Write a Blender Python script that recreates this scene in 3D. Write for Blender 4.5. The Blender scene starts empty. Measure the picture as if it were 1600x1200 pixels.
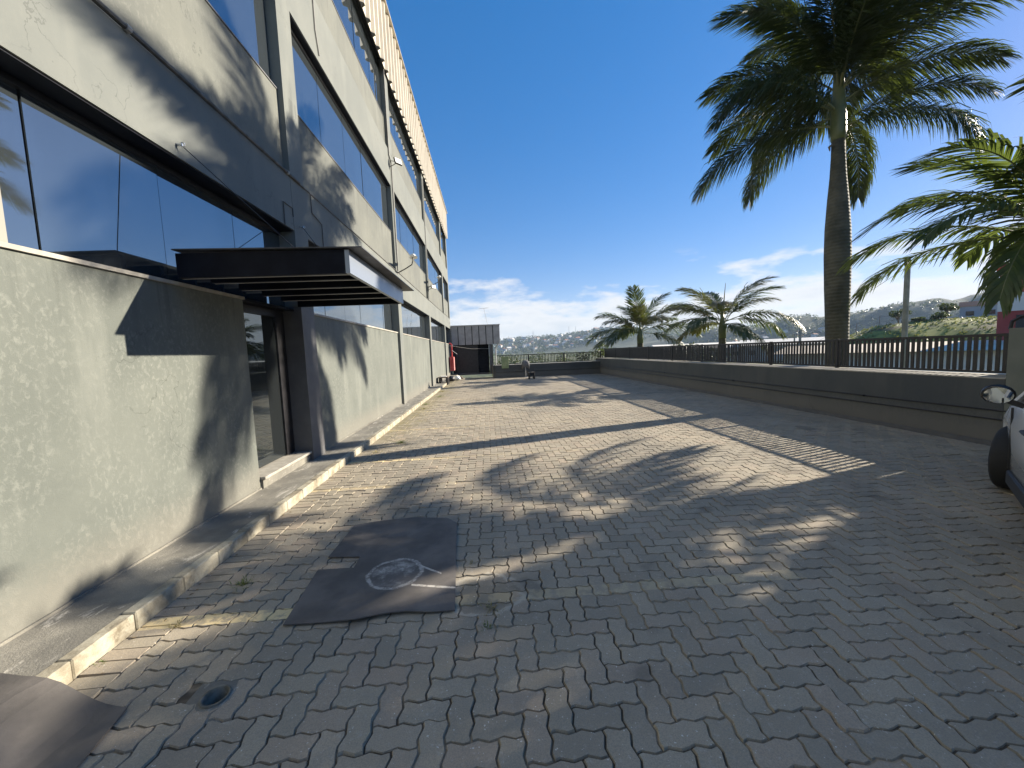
import bpy, math, random, time
from math import sin, cos, pi, radians, sqrt, atan2, floor
from mathutils import Vector, Matrix, noise as mnoise
T0 = time.time()
C = bpy.context.scene.collection
S = bpy.context.scene
rnd = random.Random(11)

# ------------------------------------------------------------------ camera, world, sun, exposure
def norm(v): return Vector(v).normalized()
F_PX = 600.0
EYE = 1.65
_v = norm((762 - 800, 600 - 551, -F_PX)); _h = Vector((1, 0.040, 0))
_n = _h.cross(_v).normalized(); _x = _v.cross(_n)
ROT = Matrix((_x, _v, _n))
cd = bpy.data.cameras.new('camera'); cam = bpy.data.objects.new('camera', cd); C.objects.link(cam)
cam.matrix_world = Matrix.Translation((0, 0, EYE)) @ ROT.to_4x4()
cd.sensor_width = 36; cd.sensor_fit = 'HORIZONTAL'; cd.lens = 36 * F_PX / 1600
cd.clip_start = 0.05; cd.clip_end = 12000
S.camera = cam

SUN_DIR = Vector((2.3, 0.70, 1.0)).normalized()
SUN_EL = math.asin(SUN_DIR.z); SUN_AZ = atan2(SUN_DIR.x, SUN_DIR.y)
SKY_STRENGTH = 0.098
w = bpy.data.worlds.new('World'); S.world = w; w.use_nodes = True
wt = w.node_tree; wt.nodes.clear()
def wn(t, **k):
    n = wt.nodes.new(t)
    for a, b in k.items(): setattr(n, a, b)
    return n
def wmath(op, a, b=None, clamp=False):
    n = wn('ShaderNodeMath', operation=op); n.use_clamp = clamp
    for i, q in enumerate((a, b)):
        if q is None: continue
        if isinstance(q, (int, float)): n.inputs[i].default_value = q
        else: wt.links.new(q, n.inputs[i])
    return n.outputs[0]
sky = wn('ShaderNodeTexSky'); sky.sky_type = 'NISHITA'; sky.sun_disc = False
sky.sun_elevation = SUN_EL; sky.sun_rotation = SUN_AZ; sky.altitude = 100; sky.air_density = 1.0; sky.dust_density = 0.15; sky.ozone_density = 2.2
tc = wn('ShaderNodeTexCoord'); sp = wn('ShaderNodeSeparateXYZ'); wt.links.new(tc.outputs['Generated'], sp.inputs[0])
mp = wn('ShaderNodeMapping'); mp.inputs['Scale'].default_value = (1, 1, 3.4); wt.links.new(tc.outputs['Generated'], mp.inputs[0])
mp.inputs['Location'].default_value = (3.1, 1.7, 0.4)
nz = wn('ShaderNodeTexNoise'); nz.inputs['Scale'].default_value = 7.5; nz.inputs['Detail'].default_value = 9; nz.inputs['Roughness'].default_value = 0.56
wt.links.new(mp.outputs[0], nz.inputs['Vector'])
nz2 = wn('ShaderNodeTexNoise'); nz2.inputs['Scale'].default_value = 1.7; nz2.inputs['Detail'].default_value = 3
wt.links.new(mp.outputs[0], nz2.inputs['Vector'])
# cloud cover: a bank low over the horizon, thinning upwards, only scattered puffs above
band = wmath('SUBTRACT', 1.0, wmath('DIVIDE', sp.outputs['Z'], 0.225), clamp=True)
dens = wmath('ADD', wmath('MULTIPLY', band, 0.335), wmath('ADD', wmath('MULTIPLY', nz.outputs[0], 0.85), wmath('MULTIPLY', nz2.outputs[0], 0.42)))
mask = wmath('MULTIPLY', wmath('SUBTRACT', dens, 0.755), 7.0, clamp=True)
mask = wmath('MULTIPLY', mask, wmath('MULTIPLY', band, 4.0, clamp=True))
mask = wmath('MULTIPLY', mask, 0.9)
shade = wmath('MULTIPLY', wmath('SUBTRACT', dens, 0.79), 2.8, clamp=True)
cr = wn('ShaderNodeMix', data_type='RGBA'); cr.inputs['A'].default_value = (4.2, 4.1, 4.0, 1); cr.inputs['B'].default_value = (2.7, 2.95, 3.3, 1)
wt.links.new(shade, cr.inputs['Factor'])
mx = wn('ShaderNodeMix', data_type='RGBA')
hsv = wn('ShaderNodeHueSaturation'); hsv.inputs['Saturation'].default_value = 1.86; hsv.inputs['Value'].default_value = 1.0; gm = wn('ShaderNodeGamma'); gm.inputs[1].default_value = .60; wt.links.new(sky.outputs[0], gm.inputs[0]); wt.links.new(gm.outputs[0], hsv.inputs['Color'])
wt.links.new(mask, mx.inputs['Factor']); tint = wn('ShaderNodeMix', data_type='RGBA', blend_type='MULTIPLY'); tint.inputs['Factor'].default_value = 1; tint.inputs['B'].default_value = (1.13, .99, 1.20, 1)
wt.links.new(hsv.outputs[0], tint.inputs['A']); wt.links.new(tint.outputs['Result'], mx.inputs['A']); wt.links.new(cr.outputs['Result'], mx.inputs['B'])
bg = wn('ShaderNodeBackground'); bg.inputs[1].default_value = SKY_STRENGTH
wt.links.new(mx.outputs['Result'], bg.inputs[0])
wo = wn('ShaderNodeOutputWorld'); wt.links.new(bg.outputs[0], wo.inputs[0])

sd = bpy.data.lights.new('sun', 'SUN'); sd.energy = 5.0; sd.angle = radians(0.55); sd.color = (1.0, 0.90, 0.74)
so = bpy.data.objects.new('sun', sd); C.objects.link(so)
so.rotation_euler = SUN_DIR.to_track_quat('Z', 'Y').to_euler(); so.location = (0, 0, 30)
S.view_settings.view_transform = 'Standard'; S.view_settings.look = 'None'
S.view_settings.exposure = 1.4; S.view_settings.gamma = 1.0; S.view_settings.use_curve_mapping = False
S.render.engine = 'CYCLES'
S.cycles.max_bounces = 6; S.cycles.transparent_max_bounces = 8

# ------------------------------------------------------------------ helpers
class MB:
    def __init__(s): s.v = []; s.f = []; s.m = []; s.mi = 0
    def add(s, vs, fs):
        b = len(s.v); s.v.extend([tuple(q) for q in vs]); s.f.extend([tuple(b + i for i in f) for f in fs]); s.m.extend([s.mi] * len(fs)); return s
    def box(s, x0, y0, z0, x1, y1, z1, bv=0.0):
        if x0 > x1: x0, x1 = x1, x0
        if y0 > y1: y0, y1 = y1, y0
        if z0 > z1: z0, z1 = z1, z0
        if bv <= 0:
            return s.add([(x0,y0,z0),(x1,y0,z0),(x1,y1,z0),(x0,y1,z0),(x0,y0,z1),(x1,y0,z1),(x1,y1,z1),(x0,y1,z1)],
                  [(0,3,2,1),(4,5,6,7),(0,1,5,4),(1,2,6,5),(2,3,7,6),(3,0,4,7)])
        b = bv
        vs = []
        for z, i in ((z0, b), (z0 + b, 0), (z1 - b, 0), (z1, b)):
            vs += [(x0+i+ (0 if i else b), y0+i, z), (x1-i-(0 if i else b), y0+i, z), (x1-i, y0+i+(0 if i else b), z), (x1-i, y1-i-(0 if i else b), z),
                   (x1-i-(0 if i else b), y1-i, z), (x0+i+(0 if i else b), y1-i, z), (x0+i, y1-i-(0 if i else b), z), (x0+i, y0+i+(0 if i else b), z)]
        fs = [tuple(range(7, -1, -1)), tuple(range(24, 32))]
        for k in range(3):
            for i in range(8):
                j = (i + 1) % 8
                fs.append((k*8+i, k*8+j, k*8+8+j, k*8+8+i))
        return s.add(vs, fs)
    def tube(s, pts, r, n=8, caps=True):
        pts = [Vector(p) for p in pts]; rs = r if isinstance(r, (list, tuple)) else [r] * len(pts)
        vs = []; fs = []; up = Vector((0, 0, 1)); prev = None
        for i, p in enumerate(pts):
            t = (pts[min(i+1, len(pts)-1)] - pts[max(i-1, 0)]).normalized()
            if prev is None:
                a = t.cross(up if abs(t.z) < .9 else Vector((1, 0, 0))).normalized()
            else:
                a = (prev - t * prev.dot(t)).normalized()
            prev = a; b = t.cross(a)
            for k in range(n):
                q = 2*pi*k/n; vs.append(p + (a*cos(q) + b*sin(q)) * rs[i])
        for i in range(len(pts)-1):
            for k in range(n):
                l = (k+1) % n; fs.append((i*n+k, i*n+l, (i+1)*n+l, (i+1)*n+k))
        if caps: fs.append(tuple(range(n-1, -1, -1))); fs.append(tuple((len(pts)-1)*n+k for k in range(n)))
        return s.add(vs, fs)
    def prism(s, poly, z0, z1):
        n = len(poly)
        vs = [(x, y, z0) for x, y in poly] + [(x, y, z1) for x, y in poly]
        fs = [tuple(range(n-1, -1, -1)), tuple(range(n, 2*n))] + [(i, (i+1) % n, n+(i+1) % n, n+i) for i in range(n)]
        return s.add(vs, fs)
    def bar(s, a, b, wd, hd=None):
        a = Vector(a); b = Vector(b); t = (b-a).normalized(); hd = hd or wd
        u = t.cross(Vector((0, 0, 1)))
        if u.length < 1e-3: u = Vector((1, 0, 0))
        u.normalize(); v = u.cross(t)
        vs = [p + u*wd/2*i + v*hd/2*j for p in (a, b) for i, j in ((-1,-1),(1,-1),(1,1),(-1,1))]
        return s.add(vs, [(0,3,2,1),(4,5,6,7),(0,1,5,4),(1,2,6,5),(2,3,7,6),(3,0,4,7)])
    def mesh(s, name, mats, smooth=False):
        me = bpy.data.meshes.new(name); me.from_pydata(s.v, [], s.f)
        mats = mats if isinstance(mats, (list, tuple)) else [mats]
        for m in mats: me.materials.append(m)
        if len(mats) > 1: me.polygons.foreach_set('material_index', s.m)
        if smooth: me.polygons.foreach_set('use_smooth', [True] * len(me.polygons))
        me.update(); return me
    def build(s, name, mats, parent=None, smooth=False):
        return link(name, s.mesh(name, mats, smooth), parent)
def link(name, me, parent=None):
    o = bpy.data.objects.new(name, me); C.objects.link(o)
    if parent is not None: o.parent = parent
    return o
def tag(o, label=None, cat=None, group=None, kind=None):
    if label: o['label'] = label
    if cat: o['category'] = cat
    if group: o['group'] = group
    if kind: o['kind'] = kind
    return o
def empty(name, loc=(0, 0, 0), rz=0, **k):
    o = bpy.data.objects.new(name, None); C.objects.link(o); o.location = loc; o.rotation_euler = (0, 0, rz)
    o.empty_display_size = 0.2
    return tag(o, **k)
def BX(name, mat, parent, *a, bv=0.0):
    m = MB(); m.box(*a, bv=bv); return m.build(name, mat, parent)
def ray(px, py): return ROT @ Vector((px - 800, 600 - py, -F_PX))      # used only to read measured places off the survey

# ------------------------------------------------------------------ materials
def mat(name, base=(.5, .5, .5), rough=.7, metal=0.0, spec=.5):
    m = bpy.data.materials.new(name); m.use_nodes = True
    b = m.node_tree.nodes['Principled BSDF']
    b.inputs['Base Color'].default_value = (*base, 1); b.inputs['Roughness'].default_value = rough
    b.inputs['Metallic'].default_value = metal; b.inputs['Specular IOR Level'].default_value = spec
    return m
class NT:
    def __init__(s, m): s.m = m; s.t = m.node_tree; s.b = s.t.nodes['Principled BSDF']; s.pos = None
    def n(s, t, **k):
        q = s.t.nodes.new(t)
        for a, b in k.items(): setattr(q, a, b)
        return q
    def L(s, a, b): s.t.links.new(a, b)
    def P(s):
        if s.pos is None: s.pos = s.n('ShaderNodeNewGeometry').outputs['Position']
        return s.pos
    def O(s): return s.n('ShaderNodeTexCoord').outputs['Object']
    def map(s, v, scale=(1, 1, 1), loc=(0, 0, 0)):
        q = s.n('ShaderNodeMapping'); q.inputs['Scale'].default_value = scale; q.inputs['Location'].default_value = loc; s.L(v, q.inputs[0]); return q.outputs[0]
    def noise(s, scale, detail=4, rough=.55, v=None, dist=0):
        q = s.n('ShaderNodeTexNoise'); q.inputs['Scale'].default_value = scale; q.inputs['Detail'].default_value = detail
        q.inputs['Roughness'].default_value = rough; q.inputs['Distortion'].default_value = dist; s.L(v or s.P(), q.inputs['Vector']); return q.outputs[0]
    def math(s, op, a, b=0.0, c=None, clamp=False):
        q = s.n('ShaderNodeMath', operation=op); q.use_clamp = clamp
        for i, x in enumerate((a, b, c)):
            if x is None: continue
            if isinstance(x, (int, float)): q.inputs[i].default_value = x
            else: s.L(x, q.inputs[i])
        return q.outputs[0]
    def ss(s, x, a, b):
        q = s.n('ShaderNodeMapRange', interpolation_type='SMOOTHSTEP'); s.L(x, q.inputs[0]); q.inputs[1].default_value = a; q.inputs[2].default_value = b; return q.outputs[0]
    def ramp(s, x, stops):
        q = s.n('ShaderNodeValToRGB'); e = q.color_ramp.elements
        while len(e) < len(stops): e.new(.5)
        for i, (p, c) in enumerate(stops): e[i].position = p; e[i].color = (*c, 1)
        s.L(x, q.inputs[0]); return q.outputs[0]
    def mix(s, f, a, b, mode='MIX'):
        q = s.n('ShaderNodeMix', data_type='RGBA', blend_type=mode)
        for k, x in (('Factor', f), ('A', a), ('B', b)):
            if isinstance(x, (int, float)): q.inputs[k].default_value = x
            elif isinstance(x, tuple): q.inputs[k].default_value = (*x, 1)
            else: s.L(x, q.inputs[k])
        return q.outputs['Result']
    def col(s, c): s.L(c, s.b.inputs['Base Color'])
    def rough(s, c): s.L(c, s.b.inputs['Roughness'])
    def bump(s, h, strength=.3, dist=.01):
        q = s.n('ShaderNodeBump'); q.inputs['Strength'].default_value = strength; q.inputs['Distance'].default_value = dist; s.L(h, q.inputs['Height']); s.L(q.outputs[0], s.b.inputs['Normal'])

def simple(name, a, b, scale=4, rough=.75, detail=5, bump=0, bscale=60, metal=0, spec=.5, lo=.35, hi=.68, v='P'):
    m = mat(name, a, rough, metal, spec); t = NT(m)
    t.col(t.mix(t.ss(t.noise(scale, detail, v=(t.P() if v == 'P' else t.O())), lo, hi), a, b))
    if bump: t.bump(t.noise(bscale, 3), bump, .004)
    return m
# plaster of the infill walls: olive grey with pale flaky speckle and soft vertical streaks
S2Z, S3Z = 5.50, 8.88
def plaster(name, dark, mid, pale, speck=1.0, bump=.5):
    m = mat(name, mid, .88); t = NT(m)
    big = t.noise(.9, 5, .6); st = t.noise(1.0, 5, .6, t.map(t.P(), (1, 3.2, .5)))
    fl = t.noise(24, 7, .72, t.map(t.P(), (1, 1.1, .8)), .5); patch = t.noise(2.2, 5, .65, t.map(t.P(), (1, 1, .6)), .5)
    c = t.mix(t.ss(big, .35, .66), dark, mid)
    c = t.mix(t.math('MULTIPLY', t.ss(st, .5, .72), .35), c, pale)
    k = t.math('MULTIPLY', t.ss(fl, .48, .66), t.ss(patch, .30, .62))
    c = t.mix(t.math('MULTIPLY', k, .55 * speck), c, pale)
    z = t.n('ShaderNodeSeparateXYZ'); t.L(t.P(), z.inputs[0])
    low = t.math('MULTIPLY', t.math('SUBTRACT', 1.0, t.ss(t.math('ADD', z.outputs[2], t.math('MULTIPLY', fl, -.35)), .0, .40)), .45)
    c = t.mix(low, c, (.20, .18, .15))
    drip = t.ss(t.noise(1.0, 5, .62, t.map(t.P(), (1, 7.5, .22))), .54, .70)
    for top in (2.38, S2Z, S3Z):
        zz = t.math('SUBTRACT', top, z.outputs[2])
        reach = t.math('MULTIPLY', t.math('GREATER_THAN', zz, 0.0), t.math('SUBTRACT', 1.0, t.ss(t.math('ADD', zz, t.math('MULTIPLY', patch, .5)), .25, .95)))
        c = t.mix(t.math('MULTIPLY', t.math('MULTIPLY', drip, reach), .5), c, tuple(q*.42 for q in dark))
    crk = t.n('ShaderNodeTexVoronoi', feature='DISTANCE_TO_EDGE'); crk.inputs['Scale'].default_value = .45
    wv_ = t.n('ShaderNodeVectorMath', operation='ADD'); t.L(t.P(), wv_.inputs[0]); nn = t.n('ShaderNodeTexNoise'); nn.inputs['Scale'].default_value = 2.2; nn.inputs['Detail'].default_value = 6; t.L(t.P(), nn.inputs['Vector']); t.L(nn.outputs['Color'], wv_.inputs[1]); t.L(wv_.outputs[0], crk.inputs['Vector'])
    c = t.mix(t.math('MULTIPLY', t.math('MULTIPLY', t.math('LESS_THAN', crk.outputs['Distance'], .0018), t.ss(t.noise(.7, 2), .50, .58)), .45), c, tuple(q*.45 for q in dark))
    t.col(c)
    g = t.noise(140, 3, .7)
    t.bump(t.math('ADD', t.math('MULTIPLY', g, .6), t.math('MULTIPLY', fl, .8)), bump, .006)
    return m
M = {}
M['infill'] = plaster('olive_grey_plaster', (0.103, 0.1131, 0.1014), (0.1287, 0.1388, 0.1232), (0.2106, 0.2184, 0.195))
M['infill_upper'] = plaster('streaked_plaster', (0.1053, 0.1108, 0.09984), (0.1342, 0.1388, 0.1209), (0.195, 0.195, 0.1716), .7)
M['frame'] = plaster('pale_grey_plaster', (.128, .138, .130), (.154, .162, .149), (.190, .197, .177), .25, .2)
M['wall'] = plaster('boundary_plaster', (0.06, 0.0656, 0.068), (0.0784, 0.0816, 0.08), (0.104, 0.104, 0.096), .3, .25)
M['entry'] = simple('dark_grey_paint', (0.084, 0.084, 0.0896), (0.104, 0.104, 0.108), 5, .6, bump=.15, bscale=90)
M['dark'] = simple('navy_black_paint', (.003, .004, .009), (.007, .009, .016), 6, .5, spec=.12)
M['black'] = simple('black_steel', (.007, .007, .010), (.016, .015, .018), 9, .45)
M['sill'] = simple('pale_sill_stone', (0.288, 0.264, 0.224), (0.384, 0.36, 0.312), 9, .7, bump=.2)
M['silver'] = mat('brushed_silver_metal', (.55, .58, .62), .38, .85)
M['canopyedge'] = mat('weathered_aluminium', (.30, .33, .38), .42, .7)
M['greymetal'] = simple('grey_sheet_metal', (.30, .29, .29), (.38, .37, .37), 2.5, .5, metal=.15)
M['white'] = mat('white_fixture', (.78, .78, .76), .4)
M['conduit'] = simple('conduit_grey', (.05, .048, .045), (.12, .11, .10), 8, .6)
M['conduit_pale'] = simple('conduit_pale', (.25, .24, .22), (.36, .34, .31), 8, .6)
M['red'] = simple('red_enamel', (.36, .03, .035), (.5, .06, .06), 4, .4)
M['pink'] = simple('faded_red_paint', (.60, .22, .22), (.7, .3, .28), 4, .5)
M['lime'] = simple('pale_green_paint', (.22, .27, .13), (.30, .34, .18), 5, .6)
M['rubber'] = mat('tyre_rubber', (.018, .018, .019), .8)
M['tin'] = simple('zinc_tin', (.4, .4, .4), (.5, .5, .5), 5, .5, metal=.3)
# window film: dark mirror glass, slightly wavy
def glassmat(name, col, rough=.02, wav=.05, spec=.5, met=.9):
    m = mat(name, col, rough, met, spec); t = NT(m)
    t.rough(t.math('ADD', t.math('MULTIPLY', t.ss(t.noise(2.3, 5), .5, .75), .05), rough))
    t.col(t.mix(t.math('MULTIPLY', t.ss(t.noise(1.2, 4, v=t.map(t.P(), (1, 1, .5))), .45, .7), .5), col, tuple(q * .82 for q in col)))
    t.bump(t.noise(1.1, 2), wav, .02)
    return m
M['glass'] = glassmat('mirror_film_glass', (.24, .285, .32))
M['glass_door'] = glassmat('smoked_door_glass', (.13, .15, .16), .015, .02)
M['joint'] = mat('black_glazing_seal', (.008, .008, .01), .6)
# corrugated cladding
m = mat('cream_corrugated_sheet', (.6,.56,.48), .45, .0); t = NT(m)
t.col(t.mix(t.ss(t.noise(1.6, 6, .6, t.map(t.P(), (1, 2.5, .5))), .4, .72), (.55, .50, .41), (.43, .385, .31)))
M['clad'] = m

# pavers
def paver_mat():
    m = mat('concrete_paver', (.3, .3, .3), .9, 0, .3); t = NT(m)
    at = t.n('ShaderNodeAttribute'); at.attribute_name = 'rnd'; oi = t.n('ShaderNodeObjectInfo')
    r = t.math('FRACT', t.math('ADD', at.outputs['Fac'], oi.outputs['Random']))
    base = t.ramp(r, [(0, (.305, .262, .195)), (.3, (.355, .305, .225)), (.62, (.39, .335, .247)), (.85, (.385, .310, .228)), (1, (.315, .272, .202))])
    sp_ = t.n('ShaderNodeSeparateXYZ'); t.L(t.P(), sp_.inputs[0]); X, Y = sp_.outputs[0], sp_.outputs[1]
    big = t.noise(.55, 5, .6, dist=.6)
    base = t.mix(t.math('MULTIPLY', t.ss(big, .42, .66), .5), base, (.20, .185, .15))
    # pale dusty film, worn by tyres
    dust = t.math('MULTIPLY', t.ss(t.noise(2.4, 6, .65, dist=.7), .48, .72), .35)
    base = t.mix(dust, base, (.43, .38, .30))
    gr = t.noise(170, 3, .75); gr2 = t.noise(38, 4, .7)
    base = t.mix(t.math('MULTIPLY', t.ss(gr, .40, .62), .45), base, (.17, .16, .15), 'MIX')
    base = t.mix(t.math('MULTIPLY', t.ss(gr2, .55, .75), .4), base, (.50, .47, .42))
    # damp cement smear beside the notched board, old tyre tracks, scattered oil spots
    sx = t.math('DIVIDE', t.math('ADD', X, .10), .26); sy = t.math('DIVIDE', t.math('SUBTRACT', Y, 2.52), .20)
    dd = t.math('ADD', t.math('SQRT', t.math('ADD', t.math('MULTIPLY', sx, sx), t.math('MULTIPLY', sy, sy))), t.math('MULTIPLY', t.noise(6, 5, .65), 1.1))
    base = t.mix(t.math('MULTIPLY', t.math('SUBTRACT', 1.0, t.ss(dd, 1.1, 1.6)), .55), base, (.15, .135, .105))
    ring2 = t.math('SUBTRACT', 1.0, t.ss(t.math('ABSOLUTE', t.math('SUBTRACT', dd, 1.62)), .03, .16))
    base = t.mix(t.math('MULTIPLY', ring2, .45), base, (.50, .46, .38))
    for tx in (3.1, 4.55):
        tk_ = t.math('SUBTRACT', 1.0, t.ss(t.math('ABSOLUTE', t.math('SUBTRACT', t.math('ADD', X, t.math('MULTIPLY', t.noise(.12, 1), 1.2)), tx)), .06, .24))
        base = t.mix(t.math('MULTIPLY', t.math('MULTIPLY', tk_, t.ss(t.noise(3, 4, .6), .3, .6)), .28), base, (.16, .14, .115))
    oil = t.math('MULTIPLY', t.ss(t.noise(1.9, 2, .4, t.map(t.P(), (1, 1, 1), (7, 3, 0))), .66, .72), .5)
    base = t.mix(oil, base, (.12, .105, .085))
    # pale specks
    base = t.mix(t.math('MULTIPLY', t.ss(t.noise(75, 1, .5), .735, .76), .7), base, (.7, .68, .62))
    # parking-bay lines, worn, and dimmed to the right to carry shade in the paint
    wear = t.noise(7, 6, .72); wear2 = t.noise(1.1, 3)
    tot = None
    for (y0, hw, x1, s_) in ((2.475, .054, 2.15, 1.5), (4.86, .045, 2.0, .5), (6.10, .05, 2.1, .85), (8.62, .05, 2.1, .85), (11.3, .055, 2.2, .75), (13.9, .05, 2.2, .5)):
        q = t.math('MULTIPLY', t.math('LESS_THAN', t.math('ABSOLUTE', t.math('SUBTRACT', Y, y0)), hw), t.math('LESS_THAN', X, x1))
        q = t.math('MULTIPLY', q, s_); tot = q if tot is None else t.math('ADD', tot, q)
    keep = t.math('ADD', t.ss(wear, .40, .58), t.math('MULTIPLY', wear2, .25), clamp=True)
    dim_right = t.math('SUBTRACT', 1.0, t.math('MULTIPLY', t.ss(X, -1.5, -.2), .8))
    tot = t.math('MULTIPLY', t.math('MULTIPLY', tot, keep), dim_right, clamp=True)
    base = t.mix(tot, base, (.66, .53, .30))
    # dirt and moss beside the kerb
    ed = t.math('MULTIPLY', t.math('SUBTRACT', 1.0, t.ss(t.math('ADD', X, t.math('MULTIPLY', wear2, 1.4)), -1.5, -.7)), t.ss(Y, 5.5, 10))
    base = t.mix(t.math('MULTIPLY', t.math('MULTIPLY', ed, t.ss(wear, .38, .58)), .7), base, (.22, .19, .085))
    t.col(base)
    t.bump(t.math('ADD', t.math('MULTIPLY', gr, .5), gr2), .55, .003)
    return m
M['paver'] = paver_mat()
m = mat('joint_sand', (.06, .055, .05), 1); t = NT(m)
t.col(t.mix(t.ss(t.noise(1.4, 5, .7, dist=.5), .45, .60), (.07, .055, .038), (.33, .27, .19)))
M['sand'] = m
# apron concrete
m = mat('worn_apron_concrete', (.3, .3, .28), .92, 0, .3); t = NT(m)
c = t.mix(t.ss(t.noise(2.2, 6, .65), .38, .66), (.17, .162, .14), (.27, .255, .215))
c = t.mix(t.math('MULTIPLY', t.ss(t.noise(5, 7, .72, t.map(t.P(), (1.6, .6, 1)), .7), .56, .66), .8), c, (.52, .49, .43))
c = t.mix(t.math('MULTIPLY', t.ss(t.noise(1.2, 5, .7, t.map(t.P(), (1.4, .5, 1), (4, 2, 0))), .54, .66), .7), c, (.12, .108, .092))
c = t.mix(t.math('MULTIPLY', t.ss(t.noise(150, 2, .7), .45, .6), .35), c, (.14, .13, .12))
t.col(c); t.bump(t.math('ADD', t.noise(90, 3, .7), t.math('MULTIPLY', t.noise(6, 5, .7), 2)), .6, .006)
M['apron'] = m
m = mat('kerb_concrete', (.4, .37, .3), .9); t = NT(m)
c = t.mix(t.ss(t.noise(3.5, 6, .7), .38, .62), (.22, .19, .135), (.40, .37, .29))
c = t.mix(t.math('MULTIPLY', t.ss(t.noise(8, 5, .7), .55, .68), .8), c, (.15, .125, .085))
t.col(c); t.bump(t.noise(40, 5, .7), .6, .006); M['kerb'] = m
# rubber / board mats on the ground
m = mat('weathered_board', (.1, .09, .085), .8); t = NT(m)
c = t.mix(t.ss(t.noise(3.2, 6, .6), .35, .7), (.088, .080, .074), (.145, .13, .118))
c = t.mix(t.math('MULTIPLY', t.ss(t.noise(1.7, 5, .6, dist=1), .55, .72), .45), c, (.20, .175, .15))
s_ = t.n('ShaderNodeSeparateXYZ'); t.L(t.O(), s_.inputs[0])
wob = t.noise(9, 4, .6)
def ell(cx, cy, rx, ry):
    a = t.math('DIVIDE', t.math('SUBTRACT', s_.outputs[0], cx), rx); b = t.math('DIVIDE', t.math('SUBTRACT', s_.outputs[1], cy), ry)
    return t.math('SQRT', t.math('ADD', t.math('MULTIPLY', a, a), t.math('MULTIPLY', b, b)))
d = t.math('ADD', ell(-.775, 2.83, .20, .20), t.math('MULTIPLY', wob, .30))
ring = t.math('SUBTRACT', 1.0, t.ss(t.math('ABSOLUTE', t.math('SUBTRACT', d, 1.12)), .035, .10))
inner = t.math('MULTIPLY', t.math('SUBTRACT', 1.0, t.ss(d, .7, 1.2)), t.math('MULTIPLY', t.ss(t.noise(6, 4, .6), .42, .62), .55))
def seg(x0, y0, x1, y1, wd):
    k = (y1 - y0) / (x1 - x0)
    dy = t.math('ABSOLUTE', t.math('SUBTRACT', s_.outputs[1], t.math('ADD', t.math('MULTIPLY', s_.outputs[0], k), y0 - k * x0 + .0)))
    dy = t.math('ADD', dy, t.math('MULTIPLY', wob, .012))
    l = t.math('SUBTRACT', 1.0, t.ss(dy, wd * .7, wd * 1.3)); inr = t.math('MULTIPLY', t.math('GREATER_THAN', s_.outputs[0], x0), t.math('LESS_THAN', s_.outputs[0], x1))
    return t.math('MULTIPLY', l, inr)
tr = t.math('ADD', seg(-.64, 2.94, -.42, 2.78, .016), seg(-.62, 2.665, -.28, 2.585, .016))
chalk = t.math('ADD', t.math('ADD', t.math('MULTIPLY', ring, .55), inner), t.math('MULTIPLY', tr, .8), clamp=True)
chalk = t.math('MULTIPLY', chalk, t.math('ADD', .35, t.ss(t.noise(30, 4, .7), .35, .6)), clamp=True)
t.col(t.mix(chalk, c, (.50, .47, .42))); t.bump(t.noise(50, 4), .25, .004)
M['board'] = m

# foliage
def leafmat(name, a, b, trans=.35, sc=3):
    m = mat(name, a, .45, 0, .5); t = NT(m)
    c = t.mix(t.ss(t.noise(sc, 3), .35, .65), a, b); t.col(c)
    tr_ = t.n('ShaderNodeBsdfTranslucent'); t.L(t.mix(.5, c, (.20, .26, .03)), tr_.inputs[0])
    mx_ = t.n('ShaderNodeMixShader'); mx_.inputs[0].default_value = trans
    t.L(t.b.outputs[0], mx_.inputs[1]); t.L(tr_.outputs[0], mx_.inputs[2])
    t.L(mx_.outputs[0], t.t.nodes['Material Output'].inputs[0]); return m
M['frond'] = leafmat('royal_palm_leaf', (.022, .040, .018), (.045, .064, .026), .22)
M['frond2'] = leafmat('palm_leaf', (.036, .062, .028), (.068, .092, .036), .30)
M['frond_light'] = leafmat('sunlit_palm_leaf', (.05, .085, .030), (.10, .13, .045), .42)  # lighter copy of the palm leaf, with backlit glow put into its colour
M['frond_old'] = leafmat('dry_palm_leaf', (.085, .08, .032), (.14, .115, .05), .3)
M['rachis'] = simple('frond_midrib', (.12, .14, .06), (.20, .20, .09), 6, .5)
M['leaf'] = leafmat('bush_leaf', (.035, .055, .022), (.075, .10, .035), .25, 6)
M['leaf_dark'] = leafmat('dark_bush_leaf', (.018, .03, .015), (.04, .058, .024), .2, 6)
M['leaf_orange'] = leafmat('dry_orange_leaf', (.28, .16, .09), (.36, .25, .14), .3, 6)
M['leaf_yellow'] = leafmat('yellow_green_leaf', (.20, .19, .03), (.30, .27, .05), .3, 1)
m = mat('palm_trunk_bark', (.2, .2, .17), .85); t = NT(m)
wv = t.n('ShaderNodeTexWave', bands_direction='Z'); wv.inputs['Scale'].default_value = 3.6; wv.inputs['Distortion'].default_value = 1.3; wv.inputs['Detail'].default_value = 2; t.L(t.O(), wv.inputs[0])
c = t.mix(t.ss(t.noise(2.2, 6, .65), .35, .68), (.05, .051, .038), (.105, .102, .076))
c = t.mix(t.math('MULTIPLY', t.ss(wv.outputs['Fac'], .0, .16), -.35), c, (.1, .09, .07)); t.col(c)
t.bump(t.math('ADD', wv.outputs['Fac'], t.math('MULTIPLY', t.noise(18, 5), .7)), .5, .02); M['bark'] = m
M['crownshaft'] = simple('green_crownshaft', (.08, .11, .045), (.12, .14, .06), 4, .4)
M['wood'] = simple('tree_bark', (.10, .08, .06), (.16, .13, .10), 5, .9)
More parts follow.
